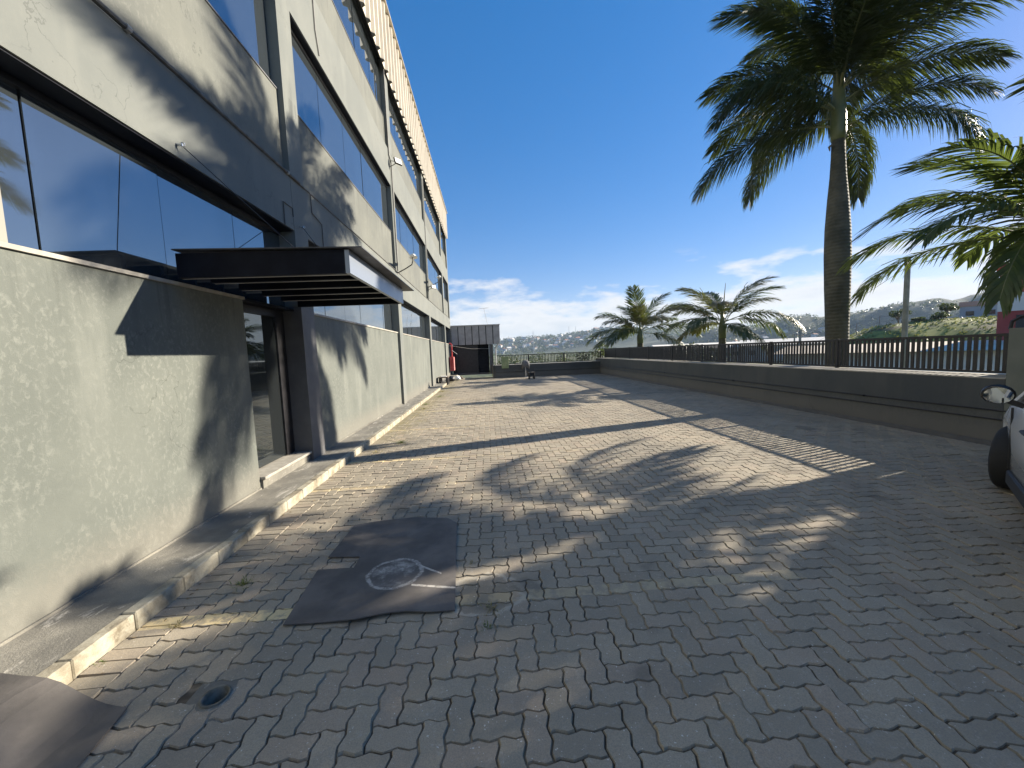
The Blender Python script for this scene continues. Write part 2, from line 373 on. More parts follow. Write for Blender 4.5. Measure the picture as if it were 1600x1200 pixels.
# ground & far
m = mat('valley_ground', (.1, .11, .05), .95); t = NT(m)
c = t.mix(t.ss(t.noise(.03, 6), .4, .62), (.060, .080, .030), (.13, .13, .055))
c = t.mix(t.ss(t.noise(.006, 5), .5, .62), c, (.045, .06, .028)); t.col(c); M['ground'] = m
m = mat('embankment_grass', (.1, .1, .04), .95); t = NT(m)
c = t.mix(t.ss(t.noise(.5, 6, .6, t.map(t.P(), (.35, 1, 1.5))), .4, .62), (.105, .13, .022), (.25, .25, .05))
c = t.mix(t.math('MULTIPLY', t.ss(t.noise(.35, 5, .6, t.map(t.P(), (.2, .7, 2.2), (3, 0, 0))), .54, .64), .75), c, (.075, .055, .04)); t.col(c); M['emb'] = m
m = mat('wooded_hill', (.05, .07, .03), 1); t = NT(m)
c = t.mix(t.ss(t.noise(.02, 8, .7), .42, .6), (.020, .032, .018), (.048, .060, .032))
c = t.mix(t.ss(t.noise(.008, 5, .6), .55, .66), c, (.085, .09, .045)); t.col(c); t.bump(t.noise(.05, 6, .7), .4, 5); M['hill'] = m
M['roof_white'] = simple('white_roof_sheet', (.76, .70, .60), (.84, .78, .68), .3, .9, spec=.1)
M['roof_cream'] = simple('cream_roof_sheet', (.66, .56, .44), (.76, .66, .53), .3, .9, spec=.1)
M['shed_wall'] = simple('lilac_grey_shed_wall', (.55, .54, .50), (.66, .64, .60), .4, .6)
M['yard'] = simple('pale_yard', (.30, .29, .30), (.40, .38, .40), .2, .8)
M['house_w'] = simple('white_house_wall', (.58, .56, .52), (.68, .66, .62), .3, .8)
M['house_p'] = simple('tan_house_wall', (.42, .33, .25), (.50, .40, .32), .3, .8)
M['house_b'] = simple('grey_blue_house_wall', (.30, .33, .38), (.36, .40, .45), .3, .8)
M['tile'] = simple('terracotta_roof', (.28, .12, .07), (.36, .17, .10), .5, .85)
M['pane_far'] = mat('far_window', (.03, .035, .04), .15)
M['redwall'] = simple('brick_red_wall', (.28, .045, .04), (.34, .07, .06), .5, .75)
M['bare_conc'] = simple('pole_concrete', (.22, .21, .19), (.30, .29, .26), 3, .9)

# ------------------------------------------------------------------ terrain
def sstep(x, a, b):
    if b == a: return float(x > a)
    q = max(0, min(1, (x - a) / (b - a))); return q*q*(3-2*q)
# main ground sheet: planting strip just outside the lot, then falls to the valley floor, reaching the horizon
EX = (-5.0, 9.9, -14.0, 27.0)           # raised plot
def gz(x, y):
    dx = max(EX[0] - 26 - x, x - EX[1], 0); dy = max(EX[2] - y, y - EX[3], 0)
    d = sqrt(dx*dx + dy*dy)
    z = -0.35 - 6.0 * sstep(d, 0.0, 13.0)
    return z
m_ = MB()
xs = [-6000, -2500, -900, -300, -120, -60, -40] + [-32 + i*4 for i in range(9)] + [4, 6, 8, 8.6, 9.2, 9.9, 10.6, 11.6, 13, 14.5, 16, 18, 20, 22, 24, 28, 40, 60, 120, 300, 900, 2500, 6000]
xs = sorted(set(xs))
ys = [-3000, -900, -200, -60, -30, -24, -20, -17, -14, -8, 0, 8, 16, 22, 25, 27, 28, 29.5, 31, 33, 35, 37, 39, 41, 45, 60, 90, 150, 300, 700, 1500, 3000, 7000]
vs = []; fs = []
for y in ys:
    for x in xs:
        jit = 0 if abs(x) > 200 or abs(y) > 200 else .12 * mnoise.noise(Vector((x*.4, y*.4, 0)))
        vs.append((x, y, gz(x, y) + (jit if gz(x, y) < -.4 else 0)))
nx = len(xs)
for j in range(len(ys)-1):
    for i in range(nx-1): fs.append((j*nx+i, j*nx+i+1, (j+1)*nx+i+1, (j+1)*nx+i))
m_.add(vs, fs); tag(m_.build('ground', M['ground'], None, True), kind='structure')

# hills: ridges given by azimuth-distance-height, built as broad solid ridges
def ridge(name, pts, base_z, depth, mt, bumps=1.0, seed=0, n=90, rows=10, label=None):
    """pts: (x, y, top) along the crest; the hill falls away on both sides"""
    mb = MB(); vs = []; fs = []
    P = [Vector((a, b, c)) for a, b, c in pts]
    seg_ = [0.0]
    for i in range(1, len(P)): seg_.append(seg_[-1] + (P[i].xy - P[i-1].xy).length)
    for i in range(n+1):
        s = seg_[-1] * i / n
        k = max(j for j in range(len(P)) if seg_[j] <= s + 1e-6); k = min(k, len(P)-2)
        f = (s - seg_[k]) / (seg_[k+1] - seg_[k]); f2 = f*f*(3-2*f)
        p = P[k].lerp(P[k+1], f); top = P[k].z + (P[k+1].z - P[k].z) * f2
        t_ = (P[k+1].xy - P[k].xy).normalized(); nrm = Vector((t_.y, -t_.x))
        for r in range(-rows, rows+1):
            q = r / rows; h = (cos(q*pi) + 1) / 2
            a = p.xy + nrm * depth * q
            ztop = base_z + (top - base_z) * h
            ztop += bumps * (mnoise.fractal(Vector((a.x*.012+seed, a.y*.012, 0)), 1, 2, 5) * h * (top-base_z) * .22 + mnoise.noise(Vector((a.x*.09, a.y*.09, seed))) * h * (top-base_z)*.03)
            vs.append((a.x, a.y, ztop))
    w_ = 2*rows+1
    for i in range(n):
        for r in range(w_-1): fs.append((i*w_+r, i*w_+r+1, (i+1)*w_+r+1, (i+1)*w_+r))
    mb.add(vs, fs)
    return tag(mb.build(name, mt, None, True), kind='structure')
hill_a = ridge('far_hills', [(-900, 1500, 30), (-200, 1500, 45), (60, 1450, 44), (240, 1400, 48), (420, 1300, 66), (700, 1200, 40), (1000, 1050, 46)], -8, 420, M['hill'], 1, 3, 120)
hill_b = ridge('near_hills', [(380, 980, 8), (520, 800, 34), (640, 720, 46), (740, 660, 56), (860, 600, 66), (1000, 480, 74), (1150, 300, 74)], -8, 190, M['hill'], 1, 9, 110)
# grassy embankment on the right
emb = ridge('grass_embankment', [(46, 70, -6.5), (54, 66, -3.0), (60, 62, 1.6), (66, 60, 3.4), (73, 58, 4.0), (83, 56, 4.3), (96, 50, 4.6), (118, 36, 5.0)], -6.5, 24, M['emb'], .25, 21, 60, 8)

# ------------------------------------------------------------------ paving
U = .1125; A = .070
def edge_h(x, y, d=1):
    p = [(x, y), (x+.22*U, y+A*U), (x+.68*U, y-A*U)]; return p
def edge_v(x, y):
    p = [(x, y), (x-A*U, y+.30*U), (x+A*U, y+.76*U)]; return p
def outline(w_, h_):
    o = []
    for i in range(w_): o += edge_h(i*U, 0)
    for j in range(h_): o += edge_v(w_*U, j*U)
    top = []
    for i in range(w_): top += edge_h(i*U, h_*U)
    top.append((w_*U, h_*U)); o += top[::-1][:-1]
    lef = []
    for j in range(h_): lef += edge_v(0, j*U)
    lef.append((0, h_*U)); o += lef[::-1][:-1]
    cx, cy = w_*U/2, h_*U/2
    return [(x-cx, y-cy) for x, y in o]
def inset(poly, d):
    n = len(poly); r = []
    for i in range(n):
        a = Vector(poly[i-1]); b = Vector(poly[i]); c = Vector(poly[(i+1) % n])
        n1 = (b-a).normalized(); n2 = (c-b).normalized(); n1 = Vector((-n1.y, n1.x)); n2 = Vector((-n2.y, n2.x))
        k = (n1+n2).normalized(); r.append(tuple(b + k*d/max(.5, k.dot(n1))))
    return r
def paver_geo(poly, lod=0):
    o = inset(poly, .0022); n = len(o)
    if lod: 
        return [(x, y, 0) for x, y in inset(poly, .0035)], [tuple(range(n))]
    i1 = inset(poly, .0065)
    vs = [(x, y, 0) for x, y in i1] + [(x, y, -.016) for x, y in o]
    fs = [tuple(range(n))] + [(n+i, n+(i+1) % n, (i+1) % n, i) for i in range(n)]
    return vs, fs
OH, OV = outline(2, 1), outline(1, 2)
GH, GV = paver_geo(OH), paver_geo(OV); LH, LV = paver_geo(OH, 1), paver_geo(OV, 1)
X0, X1_, Y0, Y1_ = -2.055, 7.30, -2.2, 24.6
def und(x, y):
    return .006*mnoise.noise(Vector((x*.9, y*.9, 0))) + .004*mnoise.noise(Vector((x*2.5, y*2.5, 5)))
HOLE = (-1.425, 1.865)
lot = empty('paved_yard', (0, 0, 0), kind='structure')
cells = []
ni = int((X1_-X0)/U); nj = int((Y1_-Y0)/U)
for j in range(-1, nj+1):
    for i in range(-1, ni+1):
        s = (i-j) % 4
        if s == 0:
            xa, xb, ya, yb, k = i, i+2, j, j+1, 0
        elif s == 2:
            xa, xb, ya, yb, k = i, i+1, j-1, j+1, 1
        else: continue
        if xa < 0 or xb > ni or ya < 0 or yb > nj:
            # half stones at the margin
            xa2, xb2, ya2, yb2 = max(xa, 0), min(xb, ni), max(ya, 0), min(yb, nj)
            if xb2 - xa2 < 1 or yb2 - ya2 < 1: continue
            xa, xb, ya, yb, k = xa2, xb2, ya2, yb2, 2
        cells.append((X0 + (xa+xb)/2*U, Y0 + (ya+yb)/2*U, k))
cells = [c for c in cells if not (abs(c[0]-HOLE[0]) < (.1125, .056, .056)[c[2]]+.012 and abs(c[1]-HOLE[1]) < (.056, .1125, .056)[c[2]]+.012)]
hx0, hy0 = HOLE
def seen(x, y):
    c = ROT.transposed() @ Vector((x, y, -EYE))
    if c.z >= -.05: return None
    u, v = 800 - F_PX*c.x/c.z, 600 + F_PX*c.y/c.z
    return (u, v) if -10 < u < 1610 and v < 1215 else None
mat_cover = [(-1.33, 2.42, -.33, 3.65)]
def vis_area(c):
    q = seen(c[0], c[1])
    if q is None: return 0
    for a, b, e, f in mat_cover:
        if a < c[0] < e and b < c[1] < f: return 0
    d2 = c[0]**2 + c[1]**2 + EYE**2
    return 1.0 / d2**1.5 * (1 if q[0] < 1590 else .9)
order = sorted(range(len(cells)), key=lambda q: -vis_area(cells[q]))
nearhole = set(q for q, c in enumerate(cells) if (c[0]-hx0)**2 + (c[1]-hy0)**2 < .2**2)
near = set(q for q in order[:280] if cells[q][2] < 2 and q not in nearhole)
meH = MB().add(*GH).mesh('paver', M['paver']); meV = MB().add(*GV).mesh('paver', M['paver'])
OU = outline(1, 1); GU, LU = paver_geo(OU), paver_geo(OU, 1)
far = MB(); frnd = []
for q, (x, y, k) in enumerate(cells):
    r = random.Random(q*7+1)
    tx, ty = r.gauss(0, .010), r.gauss(0, .010); dz = r.gauss(0, .0019) + und(x, y); rz = r.gauss(0, .006)
    if q in nearhole:
        g = (GH, GV, GU)[k]; mm = MB(); vv = []
        for a, b, c in g[0]:
            wx_, wy_ = x+a-hx0, y+b-hy0; dd = sqrt(wx_*wx_+wy_*wy_); lim = .078 if c < -.01 else .083
            if dd < lim: wx_, wy_ = wx_*lim/dd, wy_*lim/dd
            vv.append((wx_+hx0-x, wy_+hy0-y, c))
        mm.add(vv, g[1]); o = mm.build('paver', M['paver'], lot); o.location = (x, y, dz)
    elif q in near:
        o = link('paver', meH if k == 0 else meV, lot); o.location = (x, y, dz); o.rotation_euler = (tx*1.1, ty*1.1, rz)
    else:
        g = (GH, GV, GU)[k] if y < 13 else (LH, LV, LU)[k]
        far.add([(x+a, y+b, dz + c + b*tx - a*ty) for a, b, c in g[0]], g[1]); frnd.append((len(g[0]), r.random()))
fo = tag(far.build('paver', M['paver'], lot), kind='stuff', label='zigzag grey pavers laid herringbone across the rest of the yard')
at = fo.data.attributes.new('rnd', 'FLOAT', 'POINT'); buf = []
for n_, v_ in frnd: buf += [v_]*n_
at.data.foreach_set('value', buf)
# soldier course of straight stones along the kerb
mS = MB().add(*[[( -.113+.0, -.0455, -.016), (.113, -.0455, -.016), (.113, .0455, -.016), (-.113, .0455, -.016), (-.108, -.041, 0), (.108, -.041, 0), (.108, .041, 0), (-.108, .041, 0)],
     [(4,5,6,7),(0,1,5,4),(1,2,6,5),(2,3,7,6),(3,0,4,7)]]).mesh('edge_paver', M['paver'])
restS = MB(); 
for k in range(int((24.6+2.2)/.094)):
    y = -2.2 + k*.094; r = random.Random(k+900)
    dz = und(-2.17, y) + r.gauss(0, .0016)
    if 1.6 < y < 6.0:
        o = link('edge_paver', mS, lot); o.location = (-2.172 + r.gauss(0, .002), y, dz); o.rotation_euler = (r.gauss(0, .012), r.gauss(0, .010), r.gauss(0, .012))
    else:
        restS.add([(-2.172+v.co.x, y+v.co.y, dz+v.co.z) for v in mS.vertices], [tuple(p.vertices) for p in mS.polygons])
o = tag(restS.build('edge_paver', M['paver'], lot), kind='stuff')
# bedding sand under the stones (split round the pipe mouth)
sb = MB(); hx, hy = HOLE; hs = .13
def sandpatch(x0, y0, x1, y1, st=.35):
    na = max(1, int((x1-x0)/st)); nb = max(1, int((y1-y0)/st)); vs = []; fs = []
    for b in range(nb+1):
        for a in range(na+1):
            x = x0+(x1-x0)*a/na; y = y0+(y1-y0)*b/nb; vs.append((x, y, und(x, y)-.0090))
    for b in range(nb):
        for a in range(na): fs.append((b*(na+1)+a, b*(na+1)+a+1, (b+1)*(na+1)+a+1, (b+1)*(na+1)+a))
    sb.add(vs, fs)
sandpatch(-2.30, -2.3, 7.34, hy-hs); sandpatch(-2.30, hy-hs, hx-hs, hy+hs); sandpatch(hx+hs, hy-hs, 7.34, hy+hs); sandpatch(-2.30, hy+hs, 7.34, 24.75)
tag(sb.build('joint_sand', M['sand'], lot), kind='stuff')
cn = MB(); cn.box(-2.33, -14, -.40, 7.29, hy-.1, -.035); cn.box(-2.33, hy+.1, -.40, 7.29, 26.5, -.035); cn.box(-2.33, hy-.1, -.40, hx-.1, hy+.1, -.035); cn.box(hx+.1, hy-.1, -.40, 7.29, hy+.1, -.035); tag(cn.build('yard_slab', M['sand']), kind='structure')
# rear of the yard behind the camera: plain concrete strip where the photograph does not look
# drain pipe mouth
dp = empty('drain_pipe', (hx, hy, 0), label='round open pipe mouth sunk in the paving near the lower left', cat='pipe')
pm = MB(); N = 28
ri, ro = .055, .065; vs = []; fs = []
for k in range(N):
    a = 2*pi*k/N; c, s = cos(a), sin(a)
    vs += [(ro*c, ro*s, -.03), (ro*c, ro*s, .008), (ri*c, ri*s, .008), (ri*c, ri*s, -.22)]
for k in range(N):
    l = (k+1) % N
    for q in range(3): fs.append((k*4+q, l*4+q, l*4+q+1, k*4+q+1))
pm.add(vs, fs); pm.build('pipe_rim', simple('grey_pvc', (.13, .122, .10), (.22, .205, .17), 20, .9, spec=.1), dp, True)
pb = MB(); pb.add([(.056*cos(2*pi*k/N), .056*sin(2*pi*k/N), -.15) for k in range(N)], [tuple(range(N))])
pb.build('hole_bottom', simple('hole_shade', (.006, .006, .005), (.014, .013, .011), 30, 1, spec=.02), dp)  # near-black disc: the shade inside the hole is put into its colour
mp_ = MB(); vs = []; fs = []
for k in range(N):
    a = 2*pi*k/N; c, s = cos(a), sin(a); q = .135/max(abs(c), abs(s))
    vs += [(.066*c, .066*s, -.001), (q*c, q*s, -.0098)]
for k in range(N):
    l = (k+1) % N; fs.append((k*2, l*2, l*2+1, k*2+1)) 
fs = [f[::-1] for f in fs]
mp_.add(vs, fs); o = mp_.build('mortar_collar', M['apron'], dp); 

# ------------------------------------------------------------------ kerb and apron
kb = empty('kerb', (0, 0, 0), kind='structure')
y = -2.0; k = 0
while y < 28.5:
    r = random.Random(k+50); L_ = .37 + r.uniform(-.02, .02)
    m1 = MB()
    x0, x1, z1 = -2.375, -2.288 + r.gauss(0, .0015), .104 + r.gauss(0, .0018)
    m1.box(x0, y+.002, -.03, x1, y+L_-.002, z1, bv=.007)
    m1.build('kerb_stone', M['kerb'], kb); y += L_; k += 1
ap = MB(); vs = []; fs = []
nyA = 240; xsA = [-2.95, -2.82, -2.80, -2.7, -2.6, -2.5, -2.43, -2.374]
for j in range(nyA+1):
    y = -2.2 + j*(30.6/nyA)
    for x in xsA:
        z = .100 + .004*mnoise.noise(Vector((x*3, y*1.5, 2))) + .0015*mnoise.noise(Vector((x*20, y*20, 2))) + (.008 if x < -2.79 else 0)
        vs.append((x, y, z))
for j in range(nyA):
    for i in range(len(xsA)-1): fs.append((j*8+i, j*8+i+1, (j+1)*8+i+1, (j+1)*8+i))
ap.add(vs, fs); tag(ap.build('apron', M['apron'], None, True), kind='structure')

# ------------------------------------------------------------------ office building
XF, XI, XG = -2.75, -2.83, -2.985
bld = empty('office_building', (-8, 11, 0), label='three storey grey plastered office block with mirrored ribbon windows and corrugated top', cat='building')
INV = Vector((8, -11, 0))
def part(name, mt, *a, bv=0, parent=None, smooth=False):
    m = MB(); m.box(*a, bv=bv); m.v = [(x+8, y-11, z) for x, y, z in m.v]
    return m.build(name, mt, parent or bld, smooth)
def partm(name, mt, mb, parent=None, smooth=False):
    mb.v = [(x+8, y-11, z) for x, y, z in mb.v]; return mb.build(name, mt, parent or bld, smooth)
cols = [(-7.3, -6.87), (-.72, -.29), (6.0, 6.42), (12.5, 12.93), (19.1, 19.53), (25.75, 26.18), (29.5, 29.9)]
YA, YB = -7.3, 29.9
B1, B1T, S2, B2, B2T, S3, TOPZ = 3.55, 4.30, 5.50, 6.90, 7.95, 8.88, 10.75
# core box behind
core = MB(); core.box(-22, YA+.3, .0, -3.25, YB-.05, 11.9); partm('core_wall', M['frame'], core)
for (a, b) in cols:
    if abs(a-6.0) < .01:
        part('entrance_column', M['entry'], -3.2, a, .0, XF, b, 2.45-.002)
        part('column', M['frame'], -3.2, a, 2.45, XF, b, B1 - .002)
        part('column', M['frame'], -3.2, a, B1T+.002, XF, b, B2-.002); part('column', M['frame'], -3.2, a, B2T+.002, XF, b, TOPZ)
    else:
        part('column', M['frame'], -3.2, a, .0, XF, b, B1-.002); part('column', M['frame'], -3.2, a, B1T+.002, XF, b, B2-.002); part('column', M['frame'], -3.2, a, B2T+.002, XF, b, TOPZ)
for i in range(len(cols)-1):
    a, b = cols[i][0], cols[i+1][0] if i < len(cols)-2 else YB
    part('floor_beam', M['frame'], -3.2, a+.004, B1, XF-.003, b-.004, B1T)
    part('floor_beam', M['frame'], -3.2, a+.004, B2, XF-.003, b-.004, B2T)
def window(y0, y1, z0, z1, n, XG=XG):
    fr = part('window', M['joint'], -3.19, y0+.001, z0, XG-.012, y1-.001, z1-.001)
    # head and sill profiles
    f = part('frame_rail', M['black'], XG-.012, y0+.001, z1-.045, XG+.03, y1-.001, z1-.002, parent=None)
    f.parent = fr
    f = part('frame_rail', M['black'], XG-.012, y0+.001, z0+.001, XG+.02, y1-.001, z0+.022); f.parent = fr
    st = (y1-y0)/n
    for k in range(n):
        r = random.Random(int(y0*10)+k+int(z0*100))
        mb = MB(); a0, a1 = y0+k*st+.006, y0+(k+1)*st-.006
        tw = r.gauss(0, .0020); tl = r.gauss(0, .0012)
        x_ = XG + (.004 if k % 2 else 0)
        mb.add([(x_-tw, a0, z0+.023), (x_+tw, a1, z0+.023), (x_+tw+tl, a1, z1-.046), (x_-tw+tl, a0, z1-.046),
                (x_-tw-.010, a0, z0+.023), (x_+tw-.010, a1, z0+.023), (x_+tw+tl-.010, a1, z1-.046), (x_-tw+tl-.010, a0, z1-.046)],
               [(0,1,2,3),(4,7,6,5),(0,4,5,1),(1,5,6,2),(2,6,7,3),(3,7,4,0)])
        p = partm('pane', M['glass'], mb); p.parent = fr
    return fr
DOOR0, DOOR1 = 4.74, 6.0
mbg = glassmat('glass_over_beige_blind', (.42, .38, .30), .05, .03, .5, .35)
part('sliding_sash', mbg, XG+.014, 1.72, 2.44, XG+.024, 2.66, 3.50)
for i in range(len(cols)-1):
    y0, y1 = cols[i][1], cols[i+1][0]; n = max(2, round((y1-y0)/1.0))
    e = .001
    if i == 1:
        part('infill_wall', M['infill'], -3.2, y0+e, .0, XI, DOOR0, 2.38)
        part('window_sill', M['sill'], -3.0, y0+e, 2.381, XI+.022, DOOR0+.01, 2.412)
        window(y0, y1, 2.414, B1-.016, 6)
    else:
        part('infill_wall', M['infill'], -3.2, y0+e, .0, XI, y1-e, 2.38)
        part('window_sill', M['sill'], -3.0, y0+e, 2.381, XI+.022, y1-e, 2.412)
        window(y0, y1, 2.414, B1-.016, n)
    part('infill_wall', M['infill_upper'], -3.2, y0+e, B1T+.001, XI, y1-e, S2)
    part('window_sill', M['entry'], -3.0, y0+e, S2+.001, XI+.012, y1-e, S2+.020)
    window(y0, y1, S2+.022, B2-.016, max(2, round((y1-y0)/1.25)), -2.895)
    part('infill_wall', M['infill_upper'], -3.2, y0+e, B2T+.001, XI, y1-e, S3)
    part('window_sill', M['entry'], -3.0, y0+e, S3+.001, XI+.012, y1-e, S3+.020)
    window(y0, y1, S3+.022, TOPZ-.2, max(2, round((y1-y0)/1.25)), -2.868)
    part('dark_soffit_strip', M['dark'], -3.19, y0+e, B1-.014, XF-.02, y1-e, B1-.001)  # thin strip added under each beam; the soffit's darkness is in its colour
    part('dark_soffit_strip', M['dark'], -3.19, y0+e, B2-.014, XF-.02, y1-e, B2-.001)
    part('head_beam', M['frame'], -3.2, y0+e, TOPZ-.198, XF-.004, y1-e, TOPZ)
# corrugated cladding: one part per sheet of two ribs
CX, CZ0, CZ1, RP, RD = -2.69, 10.22, 12.15, .45, .085
sheet = MB(); vs = []; fs = []
prof = []
for k in range(2):
    b = k*RP; prof += [(b, 0), (b+.27, 0), (b+.32, RD), (b+.40, RD)]
prof.append((2*RP, 0))
for (y, d) in prof: vs += [(d, y, CZ0), (d, y, CZ1), (d-.012, y, CZ0), (d-.012, y, CZ1)]
for k in range(len(prof)-1):
    a = k*4; fs += [(a, a+4, a+5, a+1), (a+2, a+3, a+7, a+6), (a, a+2, a+6, a+4), (a+1, a+5, a+7, a+3)]
n_ = (len(prof)-1)*4; fs += [(0, 1, 3, 2), (n_, n_+2, n_+3, n_+1)]
sheet.add(vs, fs); shm = sheet.mesh('cladding_sheet', M['clad'])
y = -7.2
while y + 2*RP < YB + .3:
    o = link('cladding_sheet', shm, bld); o.location = (CX + rnd.gauss(0, .004) + 8, y - 11, rnd.gauss(0, .004)); y += 2*RP + .001
part('cladding_rail', M['greymetal'], -2.745, YA, 10.35, CX-.016, YB, 10.42)
part('cladding_rail', M['greymetal'], -2.745, YA, 11.9, CX-.016, YB, 11.97)
part('roof_flashing', M['clad'], -3.3, YA, CZ1+.012, CX+.14, YB+.15, CZ1+.04)
part('roof_slab', M['frame'], -22, YA, 11.92, -2.76, YB, 12.05)
# horizontal service pipe along the lower ledge, and a vertical one by the third column
def tubep(name, mt, pts, r, n=8, parent=None): mb = MB(); mb.tube(pts, r, n); return partm(name, mt, mb, parent)
tubep('ledge_pipe', M['conduit'], [(XF+.012, -.5, 4.325), (XF+.012, 6.25, 4.325)], .022)
tubep('ledge_pipe', M['conduit'], [(XF+.008, 6.25, 4.318), (XF+.008, 12.7, 4.318), (XF+.008, 29, 4.318)], .013)
for yy in (.9, 3.45, 5.9): tubep('pipe_clamp', M['conduit_pale'], [(XF+.012, yy-.02, 4.325), (XF+.012, yy+.02, 4.325)], .030)
tubep('drop_conduit', M['conduit'], [(XF+.02, 12.42, 10.2), (XF+.02, 12.42, 7.75), (XF+.03, 12.62, 7.60), (XF+.03, 12.62, 4.34)], .018)
tubep('drop_conduit', M['conduit'], [(XF+.012, 6.62, 4.31), (XF+.012, 6.62, 4.02), (XF+.012, 6.98, 3.95), (XF+.012, 6.98, 3.55)], .008)
tubep('drop_conduit', M['conduit'], [(XF+.008, 5.72, 3.55), (XF+.008, 5.72, 3.86), (XF+.008, 5.98, 3.86), (XF+.008, 5.98, 3.74)], .007)
tubep('drop_conduit', M['conduit'], [(XF+.012, 7.35, 7.9), (XF+.012, 7.35, 7.35), (XF+.012, 7.45, 7.0)], .010)
tubep('drop_conduit', M['conduit'], [(XF+.02, 19.2, 10.0), (XF+.02, 19.2, 4.34)], .014)
# glass entrance door in the first bay
dr = part('door', M['joint'], -3.19, DOOR0+.002, .255, -3.07, DOOR1-.002, 2.40)
for a in ((DOOR0+.002, .262, DOOR0+.05, 2.378), (5.78, .262, DOOR1-.002, 2.378)):
    f = part('door_frame', M['black'], -3.068, a[0], a[1], -3.02, a[2], a[3]); f.parent = dr
f = part('door_frame', M['black'], -3.068, DOOR0+.052, 2.28, -3.02, 5.778, 2.378); f.parent = dr
f = part('glass_leaf', M['glass_door'], -3.062, DOOR0+.052, .262, -3.045, 5.778, 2.278); f.parent = dr
hm = MB(); hm.tube([(-3.045, 4.90, 1.74), (-2.99, 4.90, 1.74), (-2.975, 4.90, 1.71), (-2.975, 4.90, 1.49), (-2.99, 4.90, 1.46), (-3.045, 4.90, 1.46)], .012, 8)
f = partm('handle', M['silver'], hm); f.parent = dr
part('lintel', M['dark'], -3.2, DOOR0+.002, 2.382, -2.86, DOOR1-.002, 2.412)
part('door_step', M['apron'], -3.2, DOOR0+.012, .0, -2.80, DOOR1-.004, .215)
part('step_tread', M['sill'], -3.2, DOOR0+.008, .216, -2.765, DOOR1-.004, .250, bv=.006)
# small plinth line at the foot of the infill walls
for (a, b) in ((-.28, 4.73), (6.43, 12.49), (12.94, 19.09), (19.54, 25.74), (26.19, 29.49)):
    part('plinth_edge', M['apron'], XI+.001, a, .0, XI+.018, b, .125)
# entrance canopy
cy0, cy1, cx1, cz0, cz1 = 3.70, 5.95, -1.27, 2.43, 2.645
part('canopy', M['dark'], XF+.001, cy0, cz0, cx1, cy0+.05, cz1)
can = bld.children[-1]
def cpart(name, mt, *a): f = part(name, mt, *a); f.parent = can; return f
cpart('side_beam', M['dark'], XF+.001, cy1-.05, cz0, cx1, cy1, cz1)
cpart('front_beam', M['canopyedge'], cx1, cy0, cz0+.002, cx1+.04, cy1, cz1-.002)
for yy in (4.12, 4.56, 5.0, 5.44): cpart('rafter', M['dark'], XF+.001, yy, cz0+.03, cx1-.001, yy+.045, cz1-.002)
for xx in (-2.2, -1.7): cpart('purlin', M['dark'], xx, cy0+.051, cz1-.05, xx+.04, cy1-.051, cz1-.003)
cpart('bottom_flange', M['greymetal'], XF+.001, cy0+.051, cz0, cx1-.001, cy0+.085, cz0+.006)
for yy in (4.12, 4.56, 5.0, 5.44): cpart('bottom_flange', M['greymetal'], XF+.001, yy+.046, cz0+.03, cx1-.002, yy+.075, cz0+.036)
rs = MB(); rs.add([(XF+.001, 3.66, 2.665), (-1.10, 3.66, 2.650), (-1.10, 6.16, 2.650), (XF+.001, 6.16, 2.665), (XF+.001, 3.66, 2.675), (-1.10, 3.66, 2.660), (-1.10, 6.16, 2.660), (XF+.001, 6.16, 2.675)],
    [(0,3,2,1),(4,5,6,7),(0,1,5,4),(1,2,6,5),(2,3,7,6),(3,0,4,7)])
f = partm('roof_sheet', simple('dark_roof_sheet', (.035, .035, .04), (.07, .07, .075), 6, .5), rs); f.parent = can
for (ya, yb, xa) in ((3.87, 4.62, -1.9), (6.20, 5.5, -1.9)):
    mb = MB(); mb.tube([(XF+.03, ya, 3.66), (xa, yb, 2.68)], .0045, 5); f = partm('stay_cable', M['black'], mb); f.parent = can
    mb = MB(); mb.tube([(XF-.002, ya, 3.66), (XF+.045, ya, 3.66)], .012, 6); mb.tube([(XF+.045+.02*cos(q*pi/5), ya, 3.66+.02*sin(q*pi/5)) for q in range(11)], .005, 5, False)
    f = partm('eye_bolt', M['silver'], mb); f.parent = can

# floodlights and arm lamps on the facade
def floodlight(y, z, x, label, tilt=.5):
    e = empty('floodlight', (XF, y, z), label=label, cat='floodlight', group='floodlights fixed to the facade')
    mb = MB(); mb.tube([(.0, 0, -.12), (.12, -.03, -.08), (.22, -.05, -.02)], .012, 6); mb.tube([(0, 0, .06), (.12, -.02, .03), (.22, -.05, -.02)], .010, 6); mb.build('bracket', M['conduit_pale'], e)
    mb = MB(); mb.box(-.02, -.13, -.10, .03, .13, .10, bv=.008); h = mb.build('lamp_body', M['black'], e); h.location = (.25, -.05, .0); h.rotation_euler = (0, -.3, -.7)
    mb = MB(); mb.box(.031, -.115, -.085, .036, .115, .085); g = mb.build('lens', M['white'], h)
    return e
floodlight(12.60, 7.62, -2.6, 'square white floodlight high on the second visible column of the office block')
floodlight(19.3, 4.95, -2.6, 'small floodlight on the third column, beyond the white arm lamp')
